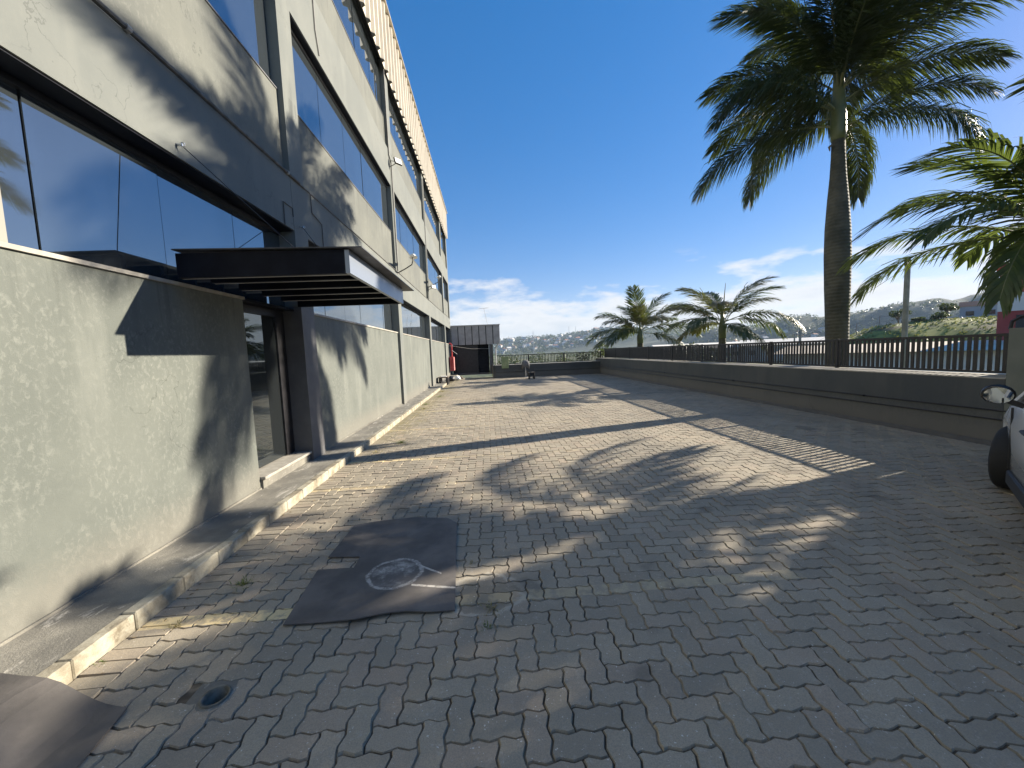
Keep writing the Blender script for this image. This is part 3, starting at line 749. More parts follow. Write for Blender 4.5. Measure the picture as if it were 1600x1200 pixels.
def armlamp(y, z, label, L_=.75):
    e = empty('arm_lamp', (XF, y, z), label=label, cat='wall lamp', group='white lamps on curved arms along the facade')
    mb = MB(); mb.tube([(0, 0, 0), (.28, -.12, .10), (.50, -.22, .20), (.54, -.24, .30), (.54, -.25, .42)], .018, 7); mb.build('arm', M['conduit'], e)
    mb = MB(); mb.tube([(.0, 0, -.0), (.01, 0, .0)], .05, 8); mb.build('wall_plate', M['conduit_pale'], e)
    mb = MB(); vs = []
    for s, wd in ((-.42, .05), (-.3, .10), (0, .125), (.3, .10), (.42, .05)): vs.append((s, wd))
    vv = []; ff = []
    for s, wd in vs: vv += [(-wd, s, 0), (-wd*.6, s, .05), (wd*.6, s, .05), (wd, s, 0)]
    for k in range(4):
        for q in range(4): l = (q+1) % 4; ff.append((k*4+q, k*4+l, k*4+4+l, k*4+4+q))
    ff += [(3, 2, 1, 0), (16, 17, 18, 19)]
    mb.add(vv, ff); h = mb.build('lamp_head', M['white'], e); h.location = (.56, -.2, .42); h.rotation_euler = (.1, -.15, .1)
    return e
armlamp(12.72, 4.30, 'white elongated lamp on a curved arm at the column beyond the canopy')
armlamp(19.35, 4.95, 'smaller white arm lamp one column farther than the one beyond the canopy')

# fire hose cabinet and red riser at the far end of the facade
rc = empty('hose_cabinet', (XF, 28.2, .45), label='red hose cabinet with red riser pipe at the far corner of the facade', cat='cabinet')
BX('cabinet_box', M['red'], rc, 0, -.3, 0, .28, .35, 1.0, bv=.01)
BX('door_edge', M['pink'], rc, .281, -.28, .02, .30, .33, .98)
mb = MB(); mb.tube([(.15, .05, 1.0), (.15, .05, 1.9), (-.0, .05, 1.98)], .055, 8); mb.build('riser', M['red'], rc)
mb = MB(); mb.tube([(.18, -.02, 1.45), (.55, -.25, 1.18)], .015, 6); mb.build('lever', M['white'], rc)
# things piled by the wall at the far end of the apron
t_ = empty('low_bench', (-2.42, 21.3, 0), label='dark low bench with odds and ends against the far end of the facade', cat='bench')
BX('bench_top', M['wood'], t_, -.32, -.42, .38, .22, .42, .43, bv=.008)
BX('leg', M['black'], t_, -.28, -.40, 0, -.18, .38, .38); BX('leg', M['black'], t_, .10, -.40, 0, .20, -.1, .38); BX('leg', M['black'], t_, .10, .1, 0, .20, .38, .38)
o = BX('white_tray', M['white'], None, -2.62, 21.2, .432, -2.32, 21.6, .452, bv=.004); tag(o, 'flat whitish tray lying on the dark low bench', 'tray')
for k, (x, y, s, mt, lb) in enumerate(((-2.25, 22.6, .22, 'black', 'dark bundle on the kerb just behind the low bench'), (-1.95, 24.0, .17, 'white', 'white crumpled sack by the kerb, farthest of the heap'), (-1.75, 24.5, .12, 'wood', 'small brown rag at the end of the heap by the kerb'))):
    mb = MB(); vs = []; fs = []; N1, N2 = 10, 6; r = random.Random(k)
    for a in range(N2+1):
        for b in range(N1):
            th = pi*a/N2; ph = 2*pi*b/N1; q = s*(1+.25*r.uniform(-1, 1)) ; vs.append((q*sin(th)*cos(ph)*1.3, q*sin(th)*sin(ph), max(0, q*cos(th)*.8 + s*.6)))
    for a in range(N2):
        for b in range(N1): l = (b+1) % N1; fs.append((a*N1+b, (a+1)*N1+b, (a+1)*N1+l, a*N1+l))
    mb.add(vs, fs); o = mb.build('cloth_bundle', M[mt], None, True); o.location = (x, y, .05); tag(o, lb, 'bundle')

# ------------------------------------------------------------------ annex at the far end
ax = empty('metal_annex', (0, 29.6, 0), label='low annex with a grey sheet metal fascia over a dark open bay', cat='shed')
AY = 29.6
def aprt(name, mt, *a, bv=0):
    m1 = MB(); m1.box(*a, bv=bv); m1.v = [(x, y-AY, z) for x, y, z in m1.v]; return m1.build(name, mt, ax)
fx0, fx1, fz0, fz1 = -2.72, .98, 2.30, 3.72
for k in range(7):
    wd = (fx1-fx0)/7
    aprt('fascia_panel', M['greymetal'], fx0+k*wd+.035, AY-.04, fz0, fx0+(k+1)*wd-.03, AY, fz1)
aprt('fascia_backing', M['black'], fx0, AY+.001, fz0, fx1-.03, AY+.03, fz1-.01)
aprt('roof_trim', M['tin'], fx0, AY-.10, fz1+.002, fx1+.03, AY+.12, fz1+.07)
aprt('roof', M['greymetal'], fx0, AY+.031, fz1-.12, fx1, AY+6, fz1)
aprt('side_fascia', M['tin'], fx1-.028, AY+.001, fz0+.15, fx1, AY+6, fz1-.121)
aprt('back_wall', M['dark'], fx0, AY+1.2, 0, .1, AY+1.3, 2.9)
aprt('gate', M['black'], fx0, AY+.25, .05, -.75, AY+.29, 2.28)
aprt('gate', M['dark'], -.70, AY+.45, .05, .05, AY+.49, 1.45)
aprt('post', M['entry'], .12, AY-.02, 0, .30, AY+.16, fz0-.002)
aprt('side_wall', M['frame'], .31, AY+.2, 0, .42, AY+5, 2.28)
aprt('kick_strip', M['entry'], fx0, AY+.05, .0, .10, AY+.24, .14)
mb = MB(); mb.tube([(.92, AY+.06, 2.44), (.72, AY+.06, 2.15), (.62, AY+.06, 1.9), (.62, AY+.06, .1)], .045, 8); mb.v = [(x, y-AY, z) for x, y, z in mb.v]; mb.build('downpipe', M['tin'], ax)
an = empty('tv_antenna', (.10, 29.9, 3.72), label='thin rooftop antenna mast with a short crossbar on the annex', cat='antenna')
mb = MB(); mb.tube([(0, 0, 0), (-.25, 0, 1.35)], .014, 6); mb.build('mast', M['tin'], an)
mb = MB(); mb.tube([(-.62, 0, 1.30), (.10, .05, 1.36)], .012, 6)
for q in range(5): mb.tube([(-.5+q*.13, -.18, 1.31+q*.01), (-.5+q*.13, .2, 1.31+q*.01)], .006, 4)
mb.build('boom', M['tin'], an)
cb = MB(); cb.tube([(-2.7, 28.0, 2.25), (-1.2, 28.8, 1.98), (.15, 29.5, 1.95)], .010, 5); tag(cb.build('cable', M['conduit_pale']), 'thin pale cable slung across the dark open bay of the annex', 'cable')

# ------------------------------------------------------------------ boundary wall, fences
WX = 7.30; WT = 1.0
def wallobj(name, label, boxes, mt):
    mb = MB()
    for b in boxes: mb.box(*b)
    return tag(mb.build(name, mt), label, 'wall')
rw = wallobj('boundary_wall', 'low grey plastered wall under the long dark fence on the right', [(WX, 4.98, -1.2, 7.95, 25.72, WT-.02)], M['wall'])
y = 4.985
while y < 24.6:
    BX('coping', M['sill'], rw, WX-.006, y, WT-.019, 7.96, min(y+1.195, 25.70), WT); y += 1.2
for z_ in (.53, .40):
    mb = MB(); mb.tube([(WX-.012, 4.0, z_), (WX-.012, 12, z_), (WX-.012, 24.9, z_-.0)], .010, 6); mb.build('wall_conduit', M['black'], rw)
for yy in (7.0, 11.0, 15.5, 20.0):
    mb = MB(); mb.tube([(WX-.02, yy, .53), (WX-.02, yy+.03, .53)], .02, 6); mb.build('conduit_clip', M['black'], rw)
skirt = BX('wall_foot', M['entry'], rw, WX-.03, 5.0, -.05, WX-.001, 24.7, .07)
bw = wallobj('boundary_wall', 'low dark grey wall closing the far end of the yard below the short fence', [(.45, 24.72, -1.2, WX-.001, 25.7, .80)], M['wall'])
BX('coping', M['sill'], bw, .45, 24.70, .801, WX-.008, 25.72, .82)
mb = MB(); mb.tube([(.5, 24.70, .36), (7.25, 24.70, .36)], .010, 6); mb.build('wall_conduit', M['black'], bw)
nw = wallobj('boundary_wall', 'taller green grey plastered wall beside the white car', [(WX+.001, -13.9, -1.2, 7.95, 4.975, 1.70)], simple('green_grey_plaster', (.13, .14, .115), (.17, .175, .145), 2, .9, bump=.3))
mb = MB(); mb.tube([(7.5, 5.10, 1.69), (7.5, 5.08, 1.80), (7.5, 4.98, 1.86), (7.5, 4.6, 1.88), (7.5, 4.2, 1.86), (7.5, 4.1, 1.69)], .022, 8); mb.build('hoop_rail', M['black'], nw)
# return piece that joins the far wall to the annex
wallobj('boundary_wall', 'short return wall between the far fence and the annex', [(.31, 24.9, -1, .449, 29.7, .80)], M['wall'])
FX = 7.86
def fence(p0, p1, zb, zt, pitch, slat, label, posts):
    d = Vector((p1[0]-p0[0], p1[1]-p0[1], 0)); L_ = d.length; ang = atan2(d.y, d.x)
    e = empty('metal_fence', (p0[0], p0[1], 0), ang, label=label, cat='fence')
    BX('top_rail', M['black'], e, -.02, -.02, zt-.045, L_+.02, .02, zt, bv=.003)
    BX('bottom_rail', M['black'], e, -.02, -.018, zb+.02, L_+.02, .018, zb+.055, bv=.003)
    bar = MB(); bar.box(-slat/2, -.012, zb+.0555, slat/2, .012, zt-.0455); bm_ = bar.mesh('bar', M['black'])
    k = 0; s = pitch*.6
    while s < L_:
        if min(abs(s-q) for q in posts) > slat/2+.03:
            o = link('bar', bm_, e); o.location = (s+rnd.gauss(0, .0012), 0, 0); o.rotation_euler = (0, rnd.gauss(0, .002), rnd.gauss(0, .03)); k += 1
        s += pitch
    pm_ = MB(); pm_.box(-.03, -.03, zb-.0, .03, .03, zt+.012, bv=.003); pmm = pm_.mesh('post', M['black'])
    for q in posts:
        o = link('post', pmm, e); o.location = (q, .0, 0)
    return e
fence((FX, 5.04), (FX, 25.6), WT, 1.63, .092, .046, 'long dark slatted metal fence on the right hand wall', [.25, 3.16, 5.2, 8.66, 10.95, 13.4, 15.9, 18.3, 20.4])
fence((7.82, 25.6), (.6, 25.6), .82, 1.44, .10, .040, 'short dark metal fence across the far end of the yard', [.2, 2.7, 5.1, 7.5])
o = BX('sheet_panel', M['lime'], None, .86, 24.66, .60, 1.32, 24.70, 1.36, bv=.004); tag(o, 'pale green sheet hung on the far fence beside the annex', 'panel')
# floor fan-like object on a stem and the small stool in front of it
fn = empty('stand_fan', (2.35, 24.2, 0), label='grey shrouded stand with a thin pole in front of the far wall', cat='fan')
mb = MB(); mb.tube([(0, 0, .02), (0, 0, .75)], .018, 6); mb.tube([(0, 0, 0), (0, 0, .02)], .16, 12); mb.build('pole', M['tin'], fn)
mb = MB(); vs = []; fs = []
for a in range(7):
    for b in range(12): th = pi*a/6; ph = 2*pi*b/12; q = 1 + .22*mnoise.noise(Vector((a*1.7, b*1.9, 3))); X_ = .25*q*sin(th)**.6*cos(ph) if 0 < a < 6 else 0; vs.append((X_, .12*q*sin(th)*sin(ph), .86+.22*q*cos(th) - (.22 if abs(X_) > .17 and a > 3 else 0)))
for a in range(6):
    for b in range(12): l = (b+1) % 12; fs.append((a*12+b, (a+1)*12+b, (a+1)*12+l, a*12+l))
mb.add(vs, fs); mb.build('cover', simple('faded_grey_cloth', (.10, .105, .11), (.17, .17, .175), 9, .9), fn, True)
st = empty('stool', (2.52, 22.5, 0), .15, label='small dark stool standing alone on the lit paving near the far wall', cat='stool')
BX('seat', M['wood'], st, -.20, -.16, .36, .20, .16, .41, bv=.006)
for a, b in ((-.15, -.12), (.15, -.12), (-.15, .12), (.15, .12)):
    mb = MB(); mb.bar((a, b, 0), (a*.8, b*.8, .36), .05); mb.build('leg', M['black'], st)
BX('box_side', M['black'], st, -.13, -.1, .16, .13, .1, .358)

# ------------------------------------------------------------------ boards on the paving
def board(name, label, poly, z, th, lift):
    mb = MB(); n = len(poly)
    # fine outline so that the edge can curl
    P_ = []
    for i in range(n):
        a = Vector(poly[i]); b = Vector(poly[(i+1) % n]); k = max(1, int((b-a).length/.06))
        for q in range(k): P_.append(a.lerp(b, q/k))
    import bmesh
    bm = bmesh.new(); vs = [bm.verts.new((p.x, p.y, 0)) for p in P_]; f = bm.faces.new(vs)
    if f.normal.z < 0: bmesh.ops.reverse_faces(bm, faces=[f])
    bmesh.ops.triangulate(bm, faces=bm.faces[:])
    bmesh.ops.subdivide_edges(bm, edges=[e for e in bm.edges if e.calc_length() > .15], cuts=3, use_grid_fill=True)
    bmesh.ops.triangulate(bm, faces=bm.faces[:])
    bm.normal_update()
    for v in bm.verts: v.co.z = z + lift(v.co.x, v.co.y) + .0015*mnoise.noise(Vector((v.co.x*5, v.co.y*5, 1)))
    r = bmesh.ops.extrude_face_region(bm, geom=bm.faces[:])
    top = [g for g in r['geom'] if isinstance(g, bmesh.types.BMVert)]
    for v in top: v.co.z += th
    bmesh.ops.recalc_face_normals(bm, faces=bm.faces[:])
    me = bpy.data.meshes.new(name); bm.to_mesh(me); bm.free(); me.materials.append(M['board'])
    return tag(link(name, me), label, 'board')
P1 = [(-1.393, 3.146), (-1.379, 3.74), (-1.13, 3.80), (-.80, 3.83), (-.47, 3.756), (-.37, 3.63), (-.283, 2.352), (-.45, 2.352), (-.60, 2.372), (-.733, 2.36), (-.90, 2.33), (-1.10, 2.335), (-1.345, 2.344), (-1.398, 2.961), (-1.121, 2.951), (-1.125, 3.115)]
board('ground_board', 'dark weathered board with a notch and a chalky ring lying on the paving', P1, .010, .007, lambda x, y: .014*max(0, 1-(y-2.33)/.25)*math.exp(-((x+.75)/.28)**2))
P2 = [(-2.62, 2.00), (-2.40, 1.95), (-2.184, 1.916), (-1.81, 1.832), (-1.766, 1.57), (-1.75, 1.2), (-2.62, 1.2)]
board('ground_board', 'dark board corner at the lower left, bridging kerb and paving', P2, .010, .007, lambda x, y: .115*sstep(-x, 1.88, 2.32))

# weeds
def tuft(loc, n, h, spread, mt, label, seed):
    mb = MB(); r = random.Random(seed)
    for k in range(n):
        a = r.uniform(0, 2*pi); q = abs(r.gauss(0, spread*.35)); bx, by = q*cos(a), q*sin(a); le = h*r.uniform(.5, 1.1); a2 = a + r.uniform(-.7, .7)
        out = r.uniform(.5, 1.4)*le; w_ = .0022; px, py = -sin(a2)*w_, cos(a2)*w_
        p1 = (bx+cos(a2)*out*.35, by+sin(a2)*out*.35, le*.6); p2 = (bx+cos(a2)*out, by+sin(a2)*out, le*.75)
        mb.add([(bx-px, by-py, 0), (bx+px, by+py, 0), (p1[0]+px, p1[1]+py, p1[2]), (p1[0]-px, p1[1]-py, p1[2]), p2], [(0, 1, 2, 3), (3, 2, 4)])
    o = mb.build('weed_tuft', mt, None); o.location = (*loc, und(*loc)-.004); return tag(o, label, 'weed', kind='stuff')
grn = leafmat('grass_blade', (.09, .14, .03), (.16, .19, .05), .3, 30); dryg = leafmat('dry_grass', (.26, .21, .09), (.34, .28, .13), .3, 30)
tuft((-1.90, 2.86), 90, .035, .13, grn, 'brightest green weed tuft between kerb and notched board', 1)
tuft((-2.05, 2.44), 40, .022, .10, dryg, 'dry straw coloured tuft on the yellow line by the kerb', 2)
tuft((-.05, 2.36), 70, .028, .12, dryg, 'olive tuft just right of the lower right corner of the notched board', 3)
tuft((-.08, 2.19), 36, .024, .06, grn, 'small green tuft nearest the camera, below the olive one', 4)
tuft((-.20, 2.92), 26, .018, .07, dryg, 'sparse dry tuft beside the right edge of the notched board', 5)
tuft((-.18, 3.45), 16, .016, .05, dryg, 'tiny tuft beside the upper right corner of the notched board', 6)
tuft((-2.24, 2.16), 26, .018, .05, grn, 'small mossy tuft tucked against the near kerb stones', 7)
tuft((-1.72, 7.35), 130, .05, .28, grn, 'wide green weed patch by the kerb past the palm trunk shadow', 8)
tuft((-2.0, 6.7), 60, .04, .2, dryg, 'dry weeds at the kerb where the trunk shadow meets it', 9)
for k, (x, y, mt) in enumerate(((-2.15, 12.9, grn), (-2.05, 11.9, dryg), (-1.95, 15.2, grn), (-2.1, 17.2, dryg))):
    tuft((x, y), 110, .06, .3, mt, ('green weeds at the far kerb beside the third bay line', 'dry weeds at the far kerb nearer than the green ones', 'green weeds at the far kerb between tree shadows', 'dry weeds at the kerb close to the low bench')[k], 20+k)
# leaf litter along the foot of the walls
lt = MB(); r = random.Random(5)
for k in range(900):
    q = r.random()
    if q < .6: x, y = 7.27-abs(r.gauss(0, .07)), r.uniform(5, 24.5)
    elif q < .8: x, y = r.uniform(.6, 7.2), 24.66-abs(r.gauss(0, .1))
    else: x, y = -2.26+abs(r.gauss(0, .08)), r.uniform(2, 22)
    a = r.uniform(0, 6.3); s = r.uniform(.008, .022); z = und(x, y)+.003+r.uniform(0, .008)
    lt.add([(x+cos(a)*s, y+sin(a)*s, z), (x-sin(a)*s*.4, y+cos(a)*s*.4, z+.004), (x-cos(a)*s, y-sin(a)*s, z+.001), (x+sin(a)*s*.4, y-cos(a)*s*.4, z)], [(0, 1, 2, 3)])
tag(lt.build('leaf_litter', simple('dead_leaf', (.10, .07, .04), (.24, .18, .10), 40, .9)), 'scattered dead leaves along the foot of the walls', 'leaf litter', kind='stuff')
st_ = MB()
for k in range(260):
    x, y = r.uniform(-2.1, 6), 1.2 + 9*r.random()**1.6; s = r.uniform(.0025, .007); z = und(x, y)+.001
    st_.add([(x-s, y, z), (x, y-s, z), (x+s*.8, y, z), (x, y+s, z), (x, y, z+s*.7)], [(0,1,4),(1,2,4),(2,3,4),(3,0,4)])
tag(st_.build('grit', simple('pale_grit', (.35, .32, .28), (.55, .52, .47), 40, .9)), 'small pale grit scattered over the pavers', 'grit', kind='stuff')

# ------------------------------------------------------------------ palms
def frond_mesh(seed, L_=1.0, leaf=.30, n=46, plumose=.5, droop=1.0, sway=0, name='frond', mt=None, dens=1, wd=.020, cutoff=.2, hang=.6):
    """unit frond: rachis leaves the origin along +x and arches down; leaflets on both sides"""
    r = random.Random(seed); mb = MB(); mb.mi = 1
    NP = 14; pts = []; ang = 0.0; p = Vector((0, 0, 0)); yaw = 0
    for i in range(NP+1):
        pts.append(p.copy()); f = i/NP
        ang = -droop*(f**1.5); yaw = sway*f
        p = p + Vector((cos(ang)*cos(yaw), cos(ang)*sin(yaw), sin(ang))) * (L_/NP)
    mb.tube(pts, [.020*L_/3*(1-.85*i/NP)+.002 for i in range(NP+1)], 5)
    mb.mi = 0
    for k in range(n):
        f = cutoff + (1-cutoff)*k/(n-1); q = f*NP; i = min(NP-1, int(q)); b = pts[i].lerp(pts[i+1], q-i)
        t_ = (pts[i+1]-pts[i]).normalized(); side0 = t_.cross(Vector((0, 0, 1))).normalized(); up = side0.cross(t_)
        env = (.45 + .75*sin(pi*min(1, (f-cutoff)/(1-cutoff)*.82+.16)))
        for sg in (-1, 1):
            for rep in range(dens):
                le = leaf*env*r.uniform(.85, 1.12); el = r.gauss(.12, .42*plumose) + (.25*plumose if k % 2 else -.25*plumose)
                fw = .55 + .5*f + r.gauss(0, .06)
                d = (side0*sg*cos(el) + up*sin(el))*cos(fw) + t_*sin(fw); d.normalize()
                wv = t_.cross(d).cross(d).normalized() if t_.cross(d).length > .05 else up
                w1 = wd*r.uniform(.8, 1.15)
                g = hang*r.uniform(.75, 1.25)
                a0 = b; a1 = b + d*le*.38 + Vector((0, 0, -1))*le*.05*g; a2 = a1 + (d*(1-.35*g) + Vector((0, 0, -1))*.55*g).normalized()*le*.34; a3 = a2 + (d*(1-.75*g if g < 1.2 else .1) + Vector((0, 0, -1))*(1.1*g)).normalized()*le*.32
                mb.add([a0-wv*w1*.3, a0+wv*w1*.3, a1-wv*w1*.5, a1+wv*w1*.5, a2-wv*w1*.42, a2+wv*w1*.42, a3], [(0, 1, 3, 2), (2, 3, 5, 4), (4, 5, 6)])
    return mb.mesh(name, [mt or M['frond'], M['rachis']])
def place_frond(parent, me, az, el, z, sc=1.0, roll=0, r0=.05):
    o = link('frond', me, parent)
    o.rotation_mode = 'XYZ'
    Mx = Matrix.Rotation(az, 4, 'Z') @ Matrix.Rotation(-el, 4, 'Y') @ Matrix.Rotation(roll, 4, 'X')
    o.matrix_local = Matrix.Translation((cos(az)*r0, sin(az)*r0, z)) @ Mx @ Matrix.Scale(sc, 4)
    return o
def trunk(parent, prof, name, mt, n=20, bend=(0, 0)):
    mb = MB(); pts = []; rs = []
    for z, r_ in prof: pts.append((bend[0]*(z/prof[-1][0])**2 if prof[-1][0] else 0, bend[1]*(z/prof[-1][0])**2, z)); rs.append(r_)
    mb.tube(pts, rs, n); return mb.build(name, mt, parent, True)
# the tall royal palm
PX, PY = 9.27, 9.66
p1 = empty('royal_palm', (PX, PY, 0), label='tall royal palm with a thick grey trunk rising behind the fence', cat='palm tree')
trunk(p1, [(-.7, .33), (0, .27), (1.0, .245), (2.0, .25), (3.0, .275), (3.8, .285), (4.5, .27), (5.2, .225), (5.8, .175), (6.3, .150), (6.7, .142)], 'trunk', M['bark'], 24)
trunk(p1, [(6.69, .150), (6.9, .165), (7.3, .16), (7.9, .13), (8.4, .10), (8.8, .05)], 'crownshaft', M['crownshaft'], 16)
R0 = atan2(-.69, .72); p1.rotation_mode = 'AXIS_ANGLE'; p1.rotation_axis_angle = (-.018, .69, .72, 0)   # image-right direction at the palm
fm = [frond_mesh(100+i, 3.7, .86, 96, .95, (1.5, 1.25, 1.75, 1.05)[i], (.1, -.15, .2, -.1)[i], mt=M['frond'], dens=3, wd=.024, cutoff=.11, hang=(1.1, .95, 1.2, 1.0)[i]) for i in range(4)]
specs = [  # azimuth relative to image-right, elevation, z, scale, mesh
    (pi+.05, .35, 7.05, .98, 0), (pi-.35, .62, 7.5, .96, 1), (pi+.5, .55, 7.4, .95, 2), (.12, .35, 7.1, .72, 1), (-.26, -.02, 7.0, .80, 0),
    (0.0, .62, 7.9, .95, 3), (.55, .55, 7.6, .9, 1), (-.75, .85, 7.8, .85, 2), (pi+.05, .85, 7.9, .92, 1), (pi-.8, .55, 7.6, .9, 0), (pi+1.0, .45, 7.4, .92, 1),
    (.25, .9, 8.2, .95, 0), (-.5, .95, 8.2, .92, 1), (1.0, .8, 8.0, .95, 2), (1.55, .6, 7.8, .95, 0), (-1.3, .7, 7.9, .95, 1), (-1.7, .95, 7.9, .9, 2),
    (pi-.5, 1.1, 8.3, .92, 3), (pi+.6, 1.15, 8.3, .95, 0), (.9, 1.25, 8.4, .9, 1), (-1.0, 1.3, 8.4, .9, 3), (2.1, 1.0, 8.2, .9, 0), (2.4, .3, 7.3, .9, 2), (-2.2, .9, 8.1, .9, 0), (1.3, .1, 7.2, .85, 2), (-1.2, 1.0, 8.0, .85, 2)]
for az, el, z, sc, k in specs: place_frond(p1, fm[k], R0+az, el, z, sc, rnd.uniform(-.25, .25))
mb = MB(); mb.tube([(0, 0, 8.7), (-.05, .03, 10.9)], [.03, .006], 5); mb.build('spear_leaf', M['crownshaft'], p1)
mb = MB(); mb.tube([(-.14, 0, 6.62), (-.22, .03, 6.55), (-.20, .03, 6.45)], [.02, .03, .01], 6); mb.build('leaf_scar', M['wood'], p1)

# palm whose crown reaches in at the right edge
def lowpalm(name, x, y, zc, label, seed, nf, L_, trunk_r=.16, dr=(1.1, 1.7), leaf=.55, wd=.032, mts=('frond2',), ground=-.5, els=(-.1, 1.2), hang=.8, specs=None, dens=1, spear=0, plum=.35, n=44):
    e = empty(name, (x, y, 0), label=label, cat='palm tree', group='palms planted along the boundary wall')
    trunk(e, [(ground-.6, trunk_r*1.35), (ground+.3, trunk_r*1.1), (zc*.5, trunk_r), (zc-.5, trunk_r*.85), (zc-.15, trunk_r*.8)], 'trunk', M['bark'], 16)
    trunk(e, [(zc-.6, trunk_r*.9), (zc-.2, trunk_r*.95), (zc+.15, trunk_r*.6), (zc+.5, trunk_r*.2)], 'crownshaft', M['crownshaft'], 12)
    r = random.Random(seed)
    ms = [frond_mesh(seed*10+i, L_, leaf, n, plum, r.uniform(*dr), r.uniform(-.2, .2), mt=M[mts[i % len(mts)]], wd=wd, hang=hang*r.uniform(.8, 1.15), dens=dens) for i in range(3 if len(mts) == 1 else 4)]
    if specs:
        for az, el, sc in specs: place_frond(e, ms[r.randrange(len(ms))], az, el, zc+r.uniform(-.1, .15), sc, r.uniform(-.2, .2))
    else:
        for k in range(nf):
            az = 2.4*k + r.uniform(-.25, .25); el = els[0] + (els[1]-els[0])*(k/nf)**.85
            place_frond(e, ms[k % len(ms)], az, el, zc-.1+.35*k/nf, r.uniform(.85, 1.08), r.uniform(-.3, .3))
    if spear:
        mb = MB(); mb.tube([(0, 0, zc+.2), (spear*.12, 0, zc+L_*.62)], [.035, .008], 6); mb.build('spear_leaf', M['crownshaft'], e)
    return e
lp = lambda a: a
lowpalm('palm', 9.3, 5.75, 3.15, 'leafy palm whose crown reaches into the right edge of the photo', 41, 0, 2.9, leaf=.66, wd=.044, dens=1, hang=.9, n=64, plum=.25, mts=('frond_light',),
  specs=[(radians(122), .6, 1.0), (radians(116), .25, 1.0), (radians(100), .9, .95), (radians(150), .75, .95), (radians(185), .5, .95), (radians(215), .3, .9), (radians(250), .5, .95), (radians(290), .6, .95), (radians(330), .5, .95), (radians(15), .6, .95), (radians(60), .6, .95), (radians(170), 1.1, .95), (radians(240), 1.1, .9), (radians(60), 1.2, .9), (radians(200), .05, .85), (radians(140), 1.25, .9)])
lowpalm('palm', 9.7, 4.0, 3.7, 'palm behind the tall wall, rising over the dry orange shrub', 45, 26, 2.7, leaf=.7, wd=.05, hang=1.0, n=56)
lowpalm('palm', 9.2, 1.6, 3.9, 'palm behind the tall wall nearest to the white car', 42, 22, 2.9, leaf=.7, wd=.05, hang=1.0, n=56)
lowpalm('palm', 9.0, -1.4, 3.9, 'palm behind the tall wall, second from the white car', 43, 18, 2.9, leaf=.62, wd=.042, hang=1.0, n=44)
lowpalm('palm', 9.1, -4.6, 4.2, 'palm behind the tall wall, third from the white car', 44, 18, 2.9, leaf=.62, wd=.042, hang=1.0, n=44)
# two palms behind the far half of the fence
ra = radians
lowpalm('palm', 9.3, 23.0, 2.45, 'far palm with a broad full crown near the yard corner', 51, 0, 3.3, dr=(.8, 1.35), leaf=.9, wd=.05, n=40, plum=.5, mts=('frond2', 'frond', 'frond2', 'frond_old'), hang=.7, trunk_r=.2, spear=-1, dens=2,
  specs=[(ra(160), .35, 1.0), (ra(175), .02, .85), (ra(150), .95, .9), (ra(110), 1.2, .85), (ra(-20), .9, .95), (ra(-15), .35, 1.0), (ra(-30), -.05, .95), (ra(20), .6, .9), (ra(60), 1.0, .9), (ra(-90), .6, .9), (ra(-120), .9, .9), (ra(-150), .3, .9), (ra(90), .4, .9), (ra(200), .7, .85), (ra(0), 1.25, .85), (ra(230), 1.3, .9)])
lowpalm('palm', 9.45, 15.0, 2.45, 'nearer small palm with an upright spear leaf behind the fence', 52, 0, 2.55, dr=(.8, 1.5), leaf=.72, wd=.038, n=38, plum=.3, mts=('frond2', 'frond2', 'frond', 'frond_old'), hang=.8, trunk_r=.15, spear=1, dens=2,
  specs=[(ra(140), .95, .95), (ra(150), .42, .9), (ra(130), .1, .75), (ra(-20), 1.2, .95), (ra(-42), .75, .75), (ra(-38), .38, 1.05), (ra(-50), -.25, .8), (ra(50), .8, .8), (ra(-120), .7, .8), (ra(200), .3, .75), (ra(90), .3, .8), (ra(-100), .1, .7), (ra(80), 1.2, .85), (ra(165), .75, .9), (ra(-60), 1.0, .9), (ra(115), .65, .85), (ra(-30), .1, .85), (ra(170), 1.15, .85)])

